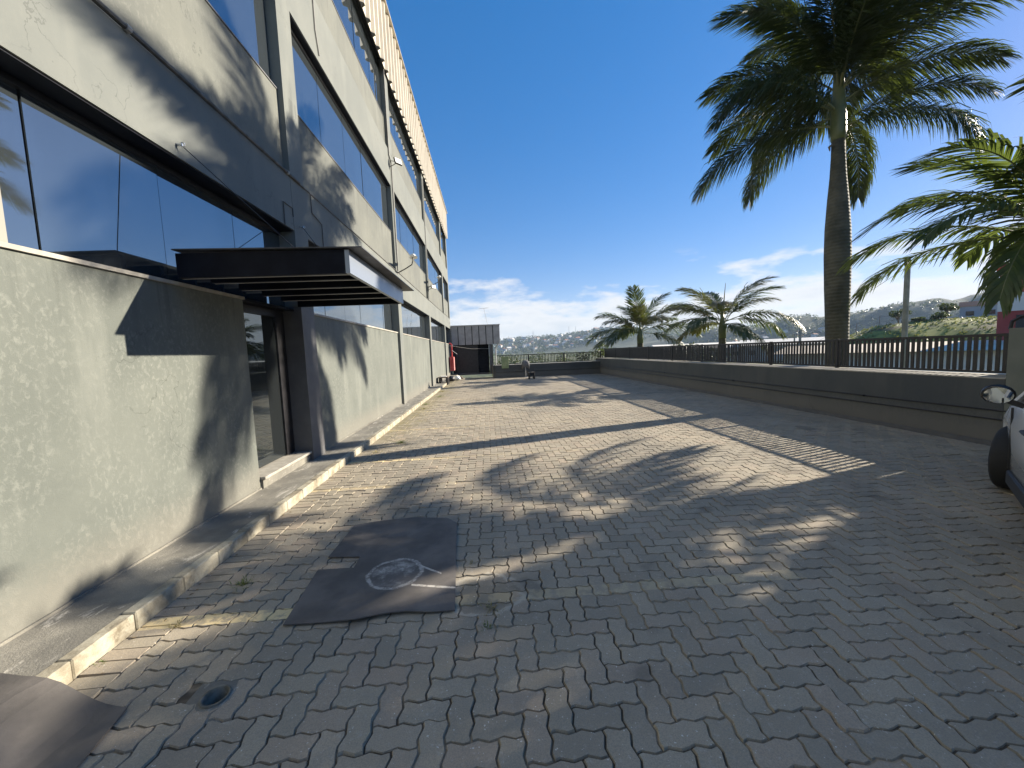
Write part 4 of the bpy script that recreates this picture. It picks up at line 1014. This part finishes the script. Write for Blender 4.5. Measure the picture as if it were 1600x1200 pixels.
# bushes
def leafcloud(mb, c, rad, n, s, r, flat=1.0):
    for k in range(n):
        while True:
            p = Vector((r.uniform(-1, 1), r.uniform(-1, 1), r.uniform(-1, 1)))
            if p.length < 1: break
        p = p.normalized() * (p.length**.45)
        q = Vector((c[0]+p.x*rad[0], c[1]+p.y*rad[1], c[2]+p.z*rad[2]))
        a = Vector((r.gauss(0, 1), r.gauss(0, 1), r.gauss(0, .8)*flat)).normalized(); b = a.cross(Vector((r.gauss(0, 1), r.gauss(0, 1), r.gauss(0, 1)))).normalized()
        z = s*r.uniform(.6, 1.3)
        mb.add([q-a*z, q+b*z*.45, q+a*z, q-b*z*.45], [(0, 1, 2, 3)])
def tree(name, x, y, z0, h, w_, mt, label, seed, cat='tree', group=None, n=900, s=.12, trunk_h=.35, clumps=9, crown_lo=.3):
    e = empty(name, (x, y, z0), label=label, cat=cat, group=group); r = random.Random(seed)
    mb = MB(); th = h*trunk_h+h*.2
    mb.tube([(0, 0, -.3), (r.uniform(-.05, .05)*w_, 0, th*.5), (r.uniform(-.08, .08)*w_, 0, th)], [.045*h**.8+.02, .035*h**.8, .02*h**.8], 8)
    cl = []
    for k in range(clumps):
        a = 2.4*k; q = w_*.5*sqrt((k+.5)/clumps)*.75; zz = h*(crown_lo + (.92-crown_lo)*r.random()*(1-.35*(q/(w_*.5))))
        cl.append((q*cos(a), q*sin(a), zz)); mb.tube([(0, 0, th*.6), (q*.5*cos(a), q*.5*sin(a), (th*.6+zz)*.5), (q*cos(a), q*sin(a), zz)], [.018*h**.8, .012*h**.8, .006*h**.8], 5)
    mb.build('trunk', M['wood'], e)
    cb_ = MB()
    for c in cl:
        rr = w_*r.uniform(.17, .28); leafcloud(cb_, c, (rr, rr, rr*.75*max(.6, h/w_*.7)), n//clumps, s, r)
    cb_.build('crown', mt, e); return e
tree('bush', 6.6, 27.2, -.5, 2.3, 2.0, M['leaf_dark'], 'dark bush behind the far fence at the yard corner', 61, 'bush', n=2600, s=.06, trunk_h=.1, crown_lo=.1)
tree('bush', 8.2, 27.6, -.5, 2.6, 2.2, M['leaf'], 'olive bush under the far palm beyond the corner', 62, 'bush', n=2400, s=.06, trunk_h=.1, crown_lo=.1)
tree('bush', 5.3, 28.5, -1.2, 2.6, 1.8, M['leaf'], 'green bush behind the far fence left of the corner bush', 63, 'bush', n=2000, s=.06, trunk_h=.1, crown_lo=.1)
tree('tree', 19.5, 36.0, -6, 8.4, 5.0, M['leaf_dark'], 'round dark tree seen between the two small palms', 64, n=5000, s=.12)
tree('bush', 8.75, 4.1, .3, 2.6, 1.6, M['leaf_orange'], 'dry orange shrub above the tall wall at the right edge', 65, 'bush', n=2200, s=.05, trunk_h=.1, crown_lo=.1)
tree('bush', 9.0, .5, -.3, 2.7, 2.4, M['leaf_dark'], 'dark shrub behind the tall wall off to the right', 66, 'bush', n=2600, s=.06, trunk_h=.1, crown_lo=.1)
# field trees on the embankment and skyline
for k, (x, y, z, h, w_, mt, lb) in enumerate((
    (69.0, 61, 2.6, 3.6, 3.0, 'leaf_dark', 'flat topped tree on the embankment left of the light pole'),
    (76.5, 60, 3.4, 3.4, 2.6, 'leaf_dark', 'thin tree on the embankment skyline midway to the hut'),
    (72.6, 58, 3.6, 1.7, 2.4, 'leaf', 'low spreading tree on the embankment crest'),
    (70, 58.8, 3.4, 1.6, 1.8, 'leaf', 'small shrub on the embankment crest near the light pole'),
    (82, 55.6, 3.8, 1.9, 2.6, 'leaf', 'bushy shrub left of the hut on the embankment'),
    (84.5, 53.5, 3.4, 2.0, 2.8, 'leaf', 'pale yucca like shrub at the right end of the embankment'))):
    tree('tree', x, y, z, h, w_, M[mt], lb, 70+k, n=700, s=.16, trunk_h=.6 if k < 2 else .2, crown_lo=.7 if k < 2 else .3, clumps=6)

# ------------------------------------------------------------------ poles and power lines
def pole(x, y, z0, z1, r_, label, arms=(), name='utility_pole'):
    e = empty(name, (x, y, z0), label=label, cat='pole')
    mb = MB(); mb.tube([(0, 0, -.5), (0, 0, z1-z0)], [r_*1.25, r_], 10); mb.build('shaft', M['bare_conc'], e)
    for (dz, L_, a) in arms:
        mb = MB(); mb.bar((-cos(a)*L_/2, -sin(a)*L_/2, z1-z0-dz), (cos(a)*L_/2, sin(a)*L_/2, z1-z0-dz), .10); mb.build('crossarm', M['wood'], e)
        mb = MB()
        for s in (-.45, 0, .45): mb.tube([(cos(a)*L_*s, sin(a)*L_*s, z1-z0-dz+.05), (cos(a)*L_*s, sin(a)*L_*s, z1-z0-dz+.25)], .05, 6)
        mb.build('insulator', M['black'], e)
    return e
pole(16.2, 14.05, -5.5, 4.45, .085, 'slim concrete pole behind the right hand fence, among palm fronds', ((.1, 1.0, .6),))
pole(62, 73, -6, 3.9, .22, 'dark wooden utility pole left of the royal palm trunk', ((.5, 3.0, .5), (1.3, 3.0, .5)))
pole(80, 96, -6, 3.4, .18, 'small distant utility pole beside the royal palm trunk', ((.4, 2.6, .5),))
wr = empty('power_lines', (16.2, 14.05, 4.3), label='sagging power lines from the right edge to the slim pole and beyond', cat='power line')
for q, off in enumerate((0, .35)):
    mb = MB(); pts = []
    A0 = Vector((26, 14.0, 8.2+off)); A1 = Vector((16.2, 14.05, 4.3+off*.6)); A2 = Vector((62, 73, 3.6+off))
    for k in range(13): f = k/12; p = A0.lerp(A1, f); p.z -= .5*4*f*(1-f); pts.append(p - Vector((16.2, 14.05, 4.3)))
    for k in range(1, 17): f = k/16; p = A1.lerp(A2, f); p.z -= .4*4*f*(1-f); pts.append(p - Vector((16.2, 14.05, 4.3)))
    mb.tube(pts, .012, 4); mb.build('wire', M['conduit'], wr)
# masts on the far hills
for k, (x, y, z0, h, lb) in enumerate(((120, 1000, -8, 62, 'slender radio mast left of the far hill'), (300, 1400, 25, 60, 'lattice tower on the far hill, left of two'), (325, 1400, 25, 60, 'lattice tower on the far hill, right of two'))):
    e = empty('radio_mast', (x, y, z0), label=lb, cat='mast'); mb = MB(); mb.tube([(0, 0, 0), (0, 0, h)], [1.0, .5], 5); mb.build('shaft', M['greymetal'], e)
# post and wire fence along the embankment slope
ef = empty('field_fence', (55, 74, -6), label='post and wire fence climbing the left slope of the embankment', cat='fence')
pp = [(50, 68, -5), (54, 66, -3), (57, 64.2, -.8), (59.5, 62.3, 1.1), (62, 61.3, 2.2), (65, 60.3, 3.1), (68, 59.5, 3.5)]
for a in pp: mb = MB(); mb.tube([(a[0]-55, a[1]-74, a[2]+6-.5), (a[0]-55, a[1]-74, a[2]+6+2.0)], .07, 5); mb.build('post', M['bare_conc'], ef)
for h in (1.0, 1.8): mb = MB(); mb.tube([(a[0]-55, a[1]-74, a[2]+6+h) for a in pp], .015, 4); mb.build('wire', M['conduit'], ef)

# ------------------------------------------------------------------ buildings beyond
def house(name, x, y, z, wd, dp_, h, rz, wall, roof, label, nwin=2, flat=False, rh=None, group=None, cat='house'):
    e = empty(name, (x, y, z), rz, label=label, cat=cat, group=group)
    BX('wall', M[wall], e, -wd/2, -dp_/2, 0, wd/2, dp_/2, h)
    rh = rh or h*.35
    mb = MB(); o_ = .04*wd
    if flat: mb.box(-wd/2-o_, -dp_/2-o_, h+.02, wd/2+o_, dp_/2+o_, h+.02+rh)
    else:
        mb.add([(-wd/2-o_, -dp_/2-o_, h), (wd/2+o_, -dp_/2-o_, h), (wd/2+o_, dp_/2+o_, h), (-wd/2-o_, dp_/2+o_, h), (-wd/2-o_, 0, h+rh), (wd/2+o_, 0, h+rh)],
            [(0, 1, 5, 4), (2, 3, 4, 5), (0, 4, 3), (1, 2, 5), (0, 3, 2, 1)])
    mb.build('roof', M[roof], e)
    wm = MB(); wm.box(-.5, -.04, -.5, .5, .04, .5); wme = wm.mesh('window', M['pane_far'])
    for k in range(nwin):
        o = link('window', wme, e); o.location = (-wd/2 + wd*(k+.5)/nwin, -dp_/2-.03, h*.55); o.scale = (wd/nwin*.4, 1, h*.28)
    return e
house('warehouse', 42, 34, -6.3, 21, 12, 6.6, radians(-50), 'shed_wall', 'roof_cream', 'pale blue grey shed seen through the right hand fence', 8, False, .7, cat='warehouse')
house('warehouse', 120, 170, -6.3, 78, 26, 6.0, radians(-18), 'shed_wall', 'roof_white', 'long white roofed warehouse behind the nearer small palm', 12, False, 2.4, cat='warehouse')
house('warehouse', 128, 150, -6.3, 40, 20, 6.5, radians(-35), 'house_w', 'roof_white', 'white roofed warehouse left of the royal palm trunk', 7, False, 2.4, cat='warehouse')
house('hut', 84, 61, 3.6, 4.5, 4, 2.6, radians(-55), 'house_b', 'tile', 'small grey hut on top of the grassy embankment', 2, cat='hut')
rb = house('house', 50, 28.5, -6, 10, 8, 13.1, radians(-60), 'redwall', 'redwall', 'brick red building at the right edge above the dry shrub', 3, True, .3, cat='building')
BX('white_band', M['house_w'], rb, -5.02, -4.06, 9.4, 5.02, -4.005, 10.9)
yd = MB(); yd.add([(20, 95, -6.30), (62, 95, -6.30), (70, 150, -6.30), (26, 160, -6.30)], [(0, 1, 2, 3)]); tag(yd.build('far_yard', M['yard']), kind='structure')
# hedges and parked vehicles seen through the back fence
for k, (x, y, L_) in enumerate(((16, 88, 26), (52, 92, 14))):
    e = empty('hedge', (x, y, -6.3), .0, label=('long yellow green hedge beyond the far fence, left one', 'yellow green hedge beyond the far fence, right one')[k], cat='hedge')
    cb_ = MB(); r = random.Random(k)
    for q in range(int(L_)): leafcloud(cb_, (q-L_/2, r.uniform(-.5, .5), 1.3), (1.0, 1.3, 1.3+r.uniform(0, .7)), 240, .20, r)
    cb_.build('foliage', M['leaf_yellow'], e)
    mb = MB()
    for q in range(0, int(L_), 2): mb.tube([(q-L_/2, 0, 0), (q-L_/2, 0, 1.3)], .08, 5)
    mb.build('stems', M['wood'], e)
def farcar(x, y, z, rz, mt, label):
    e = empty('parked_car', (x, y, z), rz, label=label, cat='car', group='cars parked beyond the far fence')
    mb = MB(); mb.add([(-2.1, -.85, .3), (2.1, -.85, .3), (2.1, .85, .3), (-2.1, .85, .3), (-2.1, -.85, .85), (2.1, -.85, .75), (2.1, .85, .75), (-2.1, .85, .85)], [(0,3,2,1),(4,5,6,7),(0,1,5,4),(1,2,6,5),(2,3,7,6),(3,0,4,7)]); mb.build('body', mt, e)
    mb = MB(); mb.add([(-1.8, -.8, .851), (1.0, -.8, .80), (1.0, .8, .80), (-1.8, .8, .851), (-1.4, -.65, 1.4), (.4, -.65, 1.4), (.4, .65, 1.4), (-1.4, .65, 1.4)], [(4,5,6,7),(0,1,5,4),(1,2,6,5),(2,3,7,6),(3,0,4,7)]); mb.build('cabin', M['pane_far'], e)
    for a, b in ((-1.3, -.8), (1.3, -.8), (-1.3, .8), (1.3, .8)): mb = MB(); mb.tube([(a, b-.1, .3), (a, b+.1, .3)], .3, 10); mb.build('wheel', M['rubber'], e)
farcar(24, 97, -6.29, .2, M['white'], 'white parked car beyond the far fence, left of the dark one')
farcar(30, 98, -6.29, .1, M['black'], 'dark parked car beyond the far fence')
farcar(36, 96.5, -6.29, .15, M['white'], 'white parked car beyond the far fence, right of the dark one')

# tussocks and scrub on the embankment
bpy.context.view_layer.update()
tk = MB(); r = random.Random(31)
for k in range(2600):
    a = r.uniform(0, 1); x = 52 + 58*a + r.gauss(0, 3); y = 66 - 20*a + r.uniform(-16, 6)
    ok, loc, nn_, ix = emb.ray_cast(Vector((x, y, 100)), Vector((0, 0, -1)))
    if not ok or loc.z < -6: continue
    h = r.uniform(.06, .26)
    for q in range(4):
        b = r.uniform(0, 6.28); w2 = r.uniform(.06, .20); bx, by = x + r.gauss(0, .25), y + r.gauss(0, .25)
        tk.add([(bx-w2*cos(b), by-w2*sin(b), loc.z-.05), (bx+w2*cos(b), by+w2*sin(b), loc.z-.05), (bx+r.gauss(0, .12), by+r.gauss(0, .12), loc.z+h)], [(0, 1, 2)])
tag(tk.build('tussocks', leafmat('tussock_grass', (.08, .085, .022), (.22, .20, .06), .25, .25)), 'rough grass tussocks over the embankment', 'grass', kind='stuff')
# houses scattered on the hillsides
def surf(objm, x, y):
    best = None
    ok, loc, nrm_, idx = objm.ray_cast(Vector((x, y, 500)), Vector((0, 0, -1)))
    return loc.z if ok else None
bpy.context.view_layer.update()
r = random.Random(77); cnt = 0
hm_w = MB(); hm_w.box(-5, -4, -3, 5, 4, 5); hm_r = MB(); hm_r.add([(-5.4, -4.4, 5), (5.4, -4.4, 5), (5.4, 4.4, 5), (-5.4, 4.4, 5), (-5.4, 0, 7.2), (5.4, 0, 7.2)], [(0, 1, 5, 4), (2, 3, 4, 5), (0, 4, 3), (1, 2, 5), (0, 3, 2, 1)])
walls = [hm_w.mesh('wall', M[k]) for k in ('house_w', 'house_p', 'house_w', 'house_b')]; roofs = [hm_r.mesh('roof', M[k]) for k in ('tile', 'roof_white', 'tile', 'greymetal')]
for k in range(150):
    if k < 105:
        y = r.uniform(1080, 1380); x = y*r.uniform(.02, .36); hl = hill_a
    else:
        a = r.uniform(.62, 1.35); d = r.uniform(480, 720); x, y = d*sin(atan2(a, 1))*1.2, d*cos(atan2(a, 1))*1.2; hl = hill_b
    z = surf(hl, x, y)
    if z is None or z < -4: z = -7 if hl is hill_a and y < 1150 else None
    if z is None: continue
    e = empty('hillside_house', (x, y, z), r.uniform(0, pi), cat='house')
    s = r.uniform(.7, 1.35) * (1.0 if hl is hill_a else .75); e.scale = (s, s, s)
    wi = r.randrange(4); ri_ = r.randrange(4); link('wall', walls[wi], e); link('roof', roofs[ri_], e)
    e['label'] = 'tiny %s house with a %s roof on the %s hillside' % (('white', 'tan', 'white', 'blue grey')[wi], ('terracotta', 'white', 'terracotta', 'grey')[ri_], 'far left' if hl is hill_a else 'nearer right')
    e['group'] = 'far ' + e['label'][5:]
# tree masses on the hills (nobody could count them)
wd_ = MB(); r = random.Random(78)
for k in range(4200):
    hl = hill_a if k < 1700 else hill_b
    if hl is hill_a: y = r.uniform(1050, 1500); x = y*r.uniform(-.05, .8)
    else:
        a = r.uniform(.5, 1.6); d = r.uniform(480, 980); x, y = d*sin(atan2(a, 1)), d*cos(atan2(a, 1))
    z = surf(hl, x, y)
    if z is None or z < -7.5: continue
    s = r.uniform(3.5, 8)*(1 if hl is hill_a else .6)
    leafcloud(wd_, (x, y, z+s*.5), (s, s, s*.8), 14, s*.42, r)
tag(wd_.build('woodland', M['leaf_dark']), 'dense woodland covering the distant hills', 'woodland', kind='stuff')
vt = MB(); r = random.Random(79)
for k in range(420):
    y = r.uniform(120, 900); x = y*r.uniform(.0, 1.1)
    if y < 200 and (90 < x < 190): continue
    s = r.uniform(2, 4.2); leafcloud(vt, (x, y, -6+s*.6), (s, s, s*.85), 60, s*.2, r)
tag(vt.build('valley_trees', M['leaf']), 'scattered trees merging on the valley floor', 'trees', kind='stuff')

# ------------------------------------------------------------------ white car
HD = Vector((.755, .656, 0)); car_az = atan2(HD.y, HD.x)
# local frame: +x forward, +y left; front-left wheel centre at x=1.3,y=.76
LW = Vector((5.42, 3.62, 0)); lx, ly = 1.30, .80
org = LW - HD*lx - Vector((-HD.y, HD.x, 0))*ly
car = empty('parked_car', (org.x, org.y, 0), car_az, label='white compact car with black sill trim parked at the right edge', cat='car')
m = mat('white_car_paint', (.72, .73, .74), .25, 0, .5); m.node_tree.nodes['Principled BSDF'].inputs['Coat Weight'].default_value = .7; M['carpaint'] = m
M['carglass'] = mat('car_glass', (.02, .025, .03), .03, 0, .8); M['cartrim'] = mat('black_plastic_trim', (.025, .025, .027), .55); M['lampc'] = mat('lamp_lens', (.5, .5, .52), .08, .3)
M['taill'] = mat('tail_lamp_red', (.4, .02, .02), .15)
# body lofted from stations along x: (x, half width at belt, half width low, z bottom, z belt)
stn = [(-2.05, .60, .55, .42, .82), (-1.98, .72, .68, .30, .95), (-1.7, .81, .79, .24, 1.00), (-1.3, .84, .83, .22, 1.00), (-.6, .855, .85, .22, .985), (.2, .86, .855, .22, .965), (.8, .86, .855, .22, .95), (1.3, .845, .84, .22, .90), (1.75, .80, .79, .24, .83), (2.0, .68, .66, .28, .74), (2.12, .50, .48, .34, .64)]
mb = MB(); vs = []; fs = []
def arch(x):     # wheel arches raise the lower edge
    z = 0
    for wx in (-1.28, 1.30):
        d = abs(x-wx)
        if d < .40: z = max(z, sqrt(max(0, .40**2-d*d))+.30)
    return z
import bisect
xs_ = sorted(set([s[0] for s in stn] + [(-1.28+.40*cos(q*pi/10)) for q in range(11)] + [(1.30+.40*cos(q*pi/10)) for q in range(11)]))
def st_at(x):
    for a, b in zip(stn[:-1], stn[1:]):
        if a[0] <= x <= b[0]:
            f = (x-a[0])/(b[0]-a[0]) if b[0] > a[0] else 0; return [a[k]+(b[k]-a[k])*f for k in range(5)]
    return list(stn[-1])
ring = 10
for x in xs_:
    _, wb, wl, zb, zt = st_at(x); za = max(zb, arch(x)); 
    half = [(wl*.90, za), (wl*.985, za+.03 if za+.03 < zt-.2 else za+.01), (max(wl, wb)*1.0, max(za+.05, zb+(zt-zb)*.45)), (wb*1.012, max(za+.08, zb+(zt-zb)*.72)), (wb*.97, zt-.02), (wb*.88, zt+.01)]
    for (yy, zz) in half: vs.append((x, yy, zz))
    for (yy, zz) in half[::-1]: vs.append((x, -yy, zz))
w_ = 12
for i in range(len(xs_)-1):
    for k in range(w_-1): fs.append((i*w_+k, (i+1)*w_+k, (i+1)*w_+k+1, i*w_+k+1))
fs.append(tuple(range(w_))); fs.append(tuple((len(xs_)-1)*w_+k for k in range(w_-1, -1, -1)))
mb.add(vs, fs); mb.build('body', M['carpaint'], car, True)
mb = MB(); gx = [(-1.95, .70, .98), (-1.55, .60, 1.40), (-1.0, .585, 1.50), (-.2, .585, 1.52), (.35, .57, 1.45), (1.08, .76, .935)]
# glasshouse and roof
vs = []; fs = []
prof_low = [(-1.92, .74, .97), (-1.6, .80, .995), (-.6, .83, .98), (.3, .835, .955), (1.12, .80, .925)]
prof_top = [(-1.62, .60, 1.40), (-1.35, .62, 1.455), (-.5, .63, 1.50), (.1, .62, 1.48), (.42, .60, 1.43)]
for a, b in zip(prof_low, prof_top): vs += [(a[0], a[1], a[2]), (b[0], b[1], b[2]), (b[0], -b[1], b[2]), (a[0], -a[1], a[2])]
for i in range(4):
    for k in range(3): fs.append((i*4+k, i*4+4+k, i*4+5+k, i*4+1+k))
fs += [(0, 1, 2, 3), (19, 18, 17, 16)]
mb = MB(); mb.add(vs, fs); mb.build('glasshouse', M['carglass'], car)
vs = []; fs = []
for b in prof_top: vs += [(b[0], b[1]+.012, b[2]-.015), (b[0], b[1]*.9, b[2]+.03), (b[0], -b[1]*.9, b[2]+.03), (b[0], -b[1]-.012, b[2]-.015)]
for i in range(4):
    for k in range(3): fs.append((i*4+k, i*4+4+k, i*4+5+k, i*4+1+k))
mb = MB(); mb.add(vs, fs); mb.build('roof', M['carpaint'], car, True)
for sg in (1, -1):
    for (a, b, wd2) in (((1.13, .80, .925), (.42, .605, 1.44), .07), ((-.22, .838, .962), (-.28, .63, 1.49), .06), ((-1.92, .745, .97), (-1.62, .605, 1.41), .06)):
        mb = MB(); mb.bar((a[0], sg*(a[1]+.004), a[2]), (b[0], sg*(b[1]+.006), b[2]), wd2, .03); mb.build('pillar', M['carpaint'], car)
    mb = MB(); mb.box(-.86, sg*.80, .16, .88, sg*.873, .30, bv=.015); mb.build('sill_trim', M['cartrim'], car)
    for x in (-.22, -.2): pass
    mb = MB(); mb.box(-.228, sg*.858, .32, -.220, sg*.872, .955); mb.build('door_seam', M['cartrim'], car); mb = MB(); mb.box(.83, sg*.855, .32, .838, sg*.871, .92); mb.build('door_seam', M['cartrim'], car)
    mb = MB(); mb.tube([(-.05, sg*.868, .80), (-.02, sg*.895, .80), (.16, sg*.895, .80), (.19, sg*.868, .80)], .014, 6); mb.build('handle', M['cartrim'], car)
    mb = MB(); mb.tube([(-.95, sg*.864, .82), (-.92, sg*.89, .82), (-.74, sg*.89, .82), (-.71, sg*.868, .82)], .014, 6); mb.build('handle', M['cartrim'], car)
    mi = empty('wing_mirror', (0, 0, 0)); mi.parent = car; mi.name = 'wing_mirror'
    # mirror shell
    vs = []; fs = []
    for a in range(9):
        for b in range(12):
            th = pi*a/8; ph = 2*pi*b/12
            X = .07*cos(ph)*sin(th); Z = .10*sin(ph)*sin(th)*(1.0 if sin(ph) > 0 else .85); Y = .108*cos(th)
            if X < -.02: X = -.02
            vs.append((.585+X, sg*(.985)+Y*sg, 1.065+Z))
    for a in range(8):
        for b in range(12): l = (b+1) % 12; fs.append((a*12+b, (a+1)*12+b, (a+1)*12+l, a*12+l))
    mb = MB(); mb.add(vs, fs); sh = mb.build('shell', mat('gloss_black_shell', (.02, .021, .023), .12), mi, True)
    mb = MB(); mb.bar((.60, sg*.83, .965), (.60, sg*.92, 1.01), .06, .045); mb.build('arm', M['cartrim'], mi)
    mb = MB(); N = 16
    mb.add([(.5615, sg*(.985+.092*cos(2*pi*k/N)), 1.062+.075*sin(2*pi*k/N)) for k in range(N)], [tuple(range(N))]); mb.build('mirror_glass', mat('mirror_glass', (.5, .52, .53), .03, 1), mi)
    mb = MB(); mb.box(1.85, sg*.52, .60, 2.02, sg*.72, .74, bv=.02); mb.build('headlight', M['lampc'], car)
    mb = MB(); mb.box(-2.04, sg*.52, .66, -1.90, sg*.74, .90, bv=.02); mb.build('tail_light', M['taill'], car)
    for wx in (1.30, -1.28):
        wh = bpy.data.objects.new('wheel', None); C.objects.link(wh); wh.parent = car; wh.location = (wx, sg*.755, .33)
        wh.rotation_euler = (0, 0, -.38 if wx > 0 else 0)
        mb = MB(); N = 32; prof = [(-.11, .22), (-.115, .27), (-.105, .315), (-.085, .33), (-.03, .334), (.03, .334), (.085, .33), (.105, .315), (.115, .27), (.11, .22)]
        vs = []; fs = []
        for k in range(N):
            a = 2*pi*k/N
            for (yy, rr) in prof: vs.append((rr*cos(a), yy, rr*sin(a)))
        for k in range(N):
            l = (k+1) % N
            for q in range(len(prof)-1): fs.append((k*10+q, l*10+q, l*10+q+1, k*10+q+1))
        mb.add(vs, fs); mb.build('tyre', M['rubber'], wh, True)
        mb = MB(); mb.tube([(0, sg*.02, 0), (0, sg*.07, 0)], .07, 12)
        for k in range(5):
            a = 2*pi*k/5; mb.bar((.05*cos(a), sg*.07, .05*sin(a)), (.22*cos(a), sg*.085, .22*sin(a)), .055, .025)
        mb.tube([(0, -.10, 0), (0, .10, 0)], .222, 24, False); mb.build('rim', M['silver'], wh)
        mb = MB(); mb.tube([(0, -.02, 0), (0, .0, 0)], .21, 20); mb.build('brake_disc', M['cartrim'], wh)
mb = MB(); mb.box(-2.0, -.62, .22, 2.0, .62, .55); mb.build('underbody', M['cartrim'], car)
mb = MB(); mb.box(2.06, -.45, .36, 2.135, .45, .52, bv=.01); mb.build('grille', M['cartrim'], car)

# ------------------------------------------------------------------ haze
hz = MB(); hz.box(-2600, -900, -12, 2600, 2400, 102); ho = hz.build('haze', None); ho.data.materials.clear()
m = bpy.data.materials.new('haze_air'); m.use_nodes = True; nt = m.node_tree; nt.nodes.clear()
pv = nt.nodes.new('ShaderNodeVolumePrincipled'); pv.inputs['Color'].default_value = (.62, .80, 1.0, 1); pv.inputs['Density'].default_value = .00017; pv.inputs['Anisotropy'].default_value = .0
out = nt.nodes.new('ShaderNodeOutputMaterial'); nt.links.new(pv.outputs[0], out.inputs['Volume'])
ho.data.materials.append(m); tag(ho, 'pale blue air haze over the valley', 'haze', kind='stuff')
print('BUILD', round(time.time()-T0, 1), 's objects', len(bpy.data.objects))
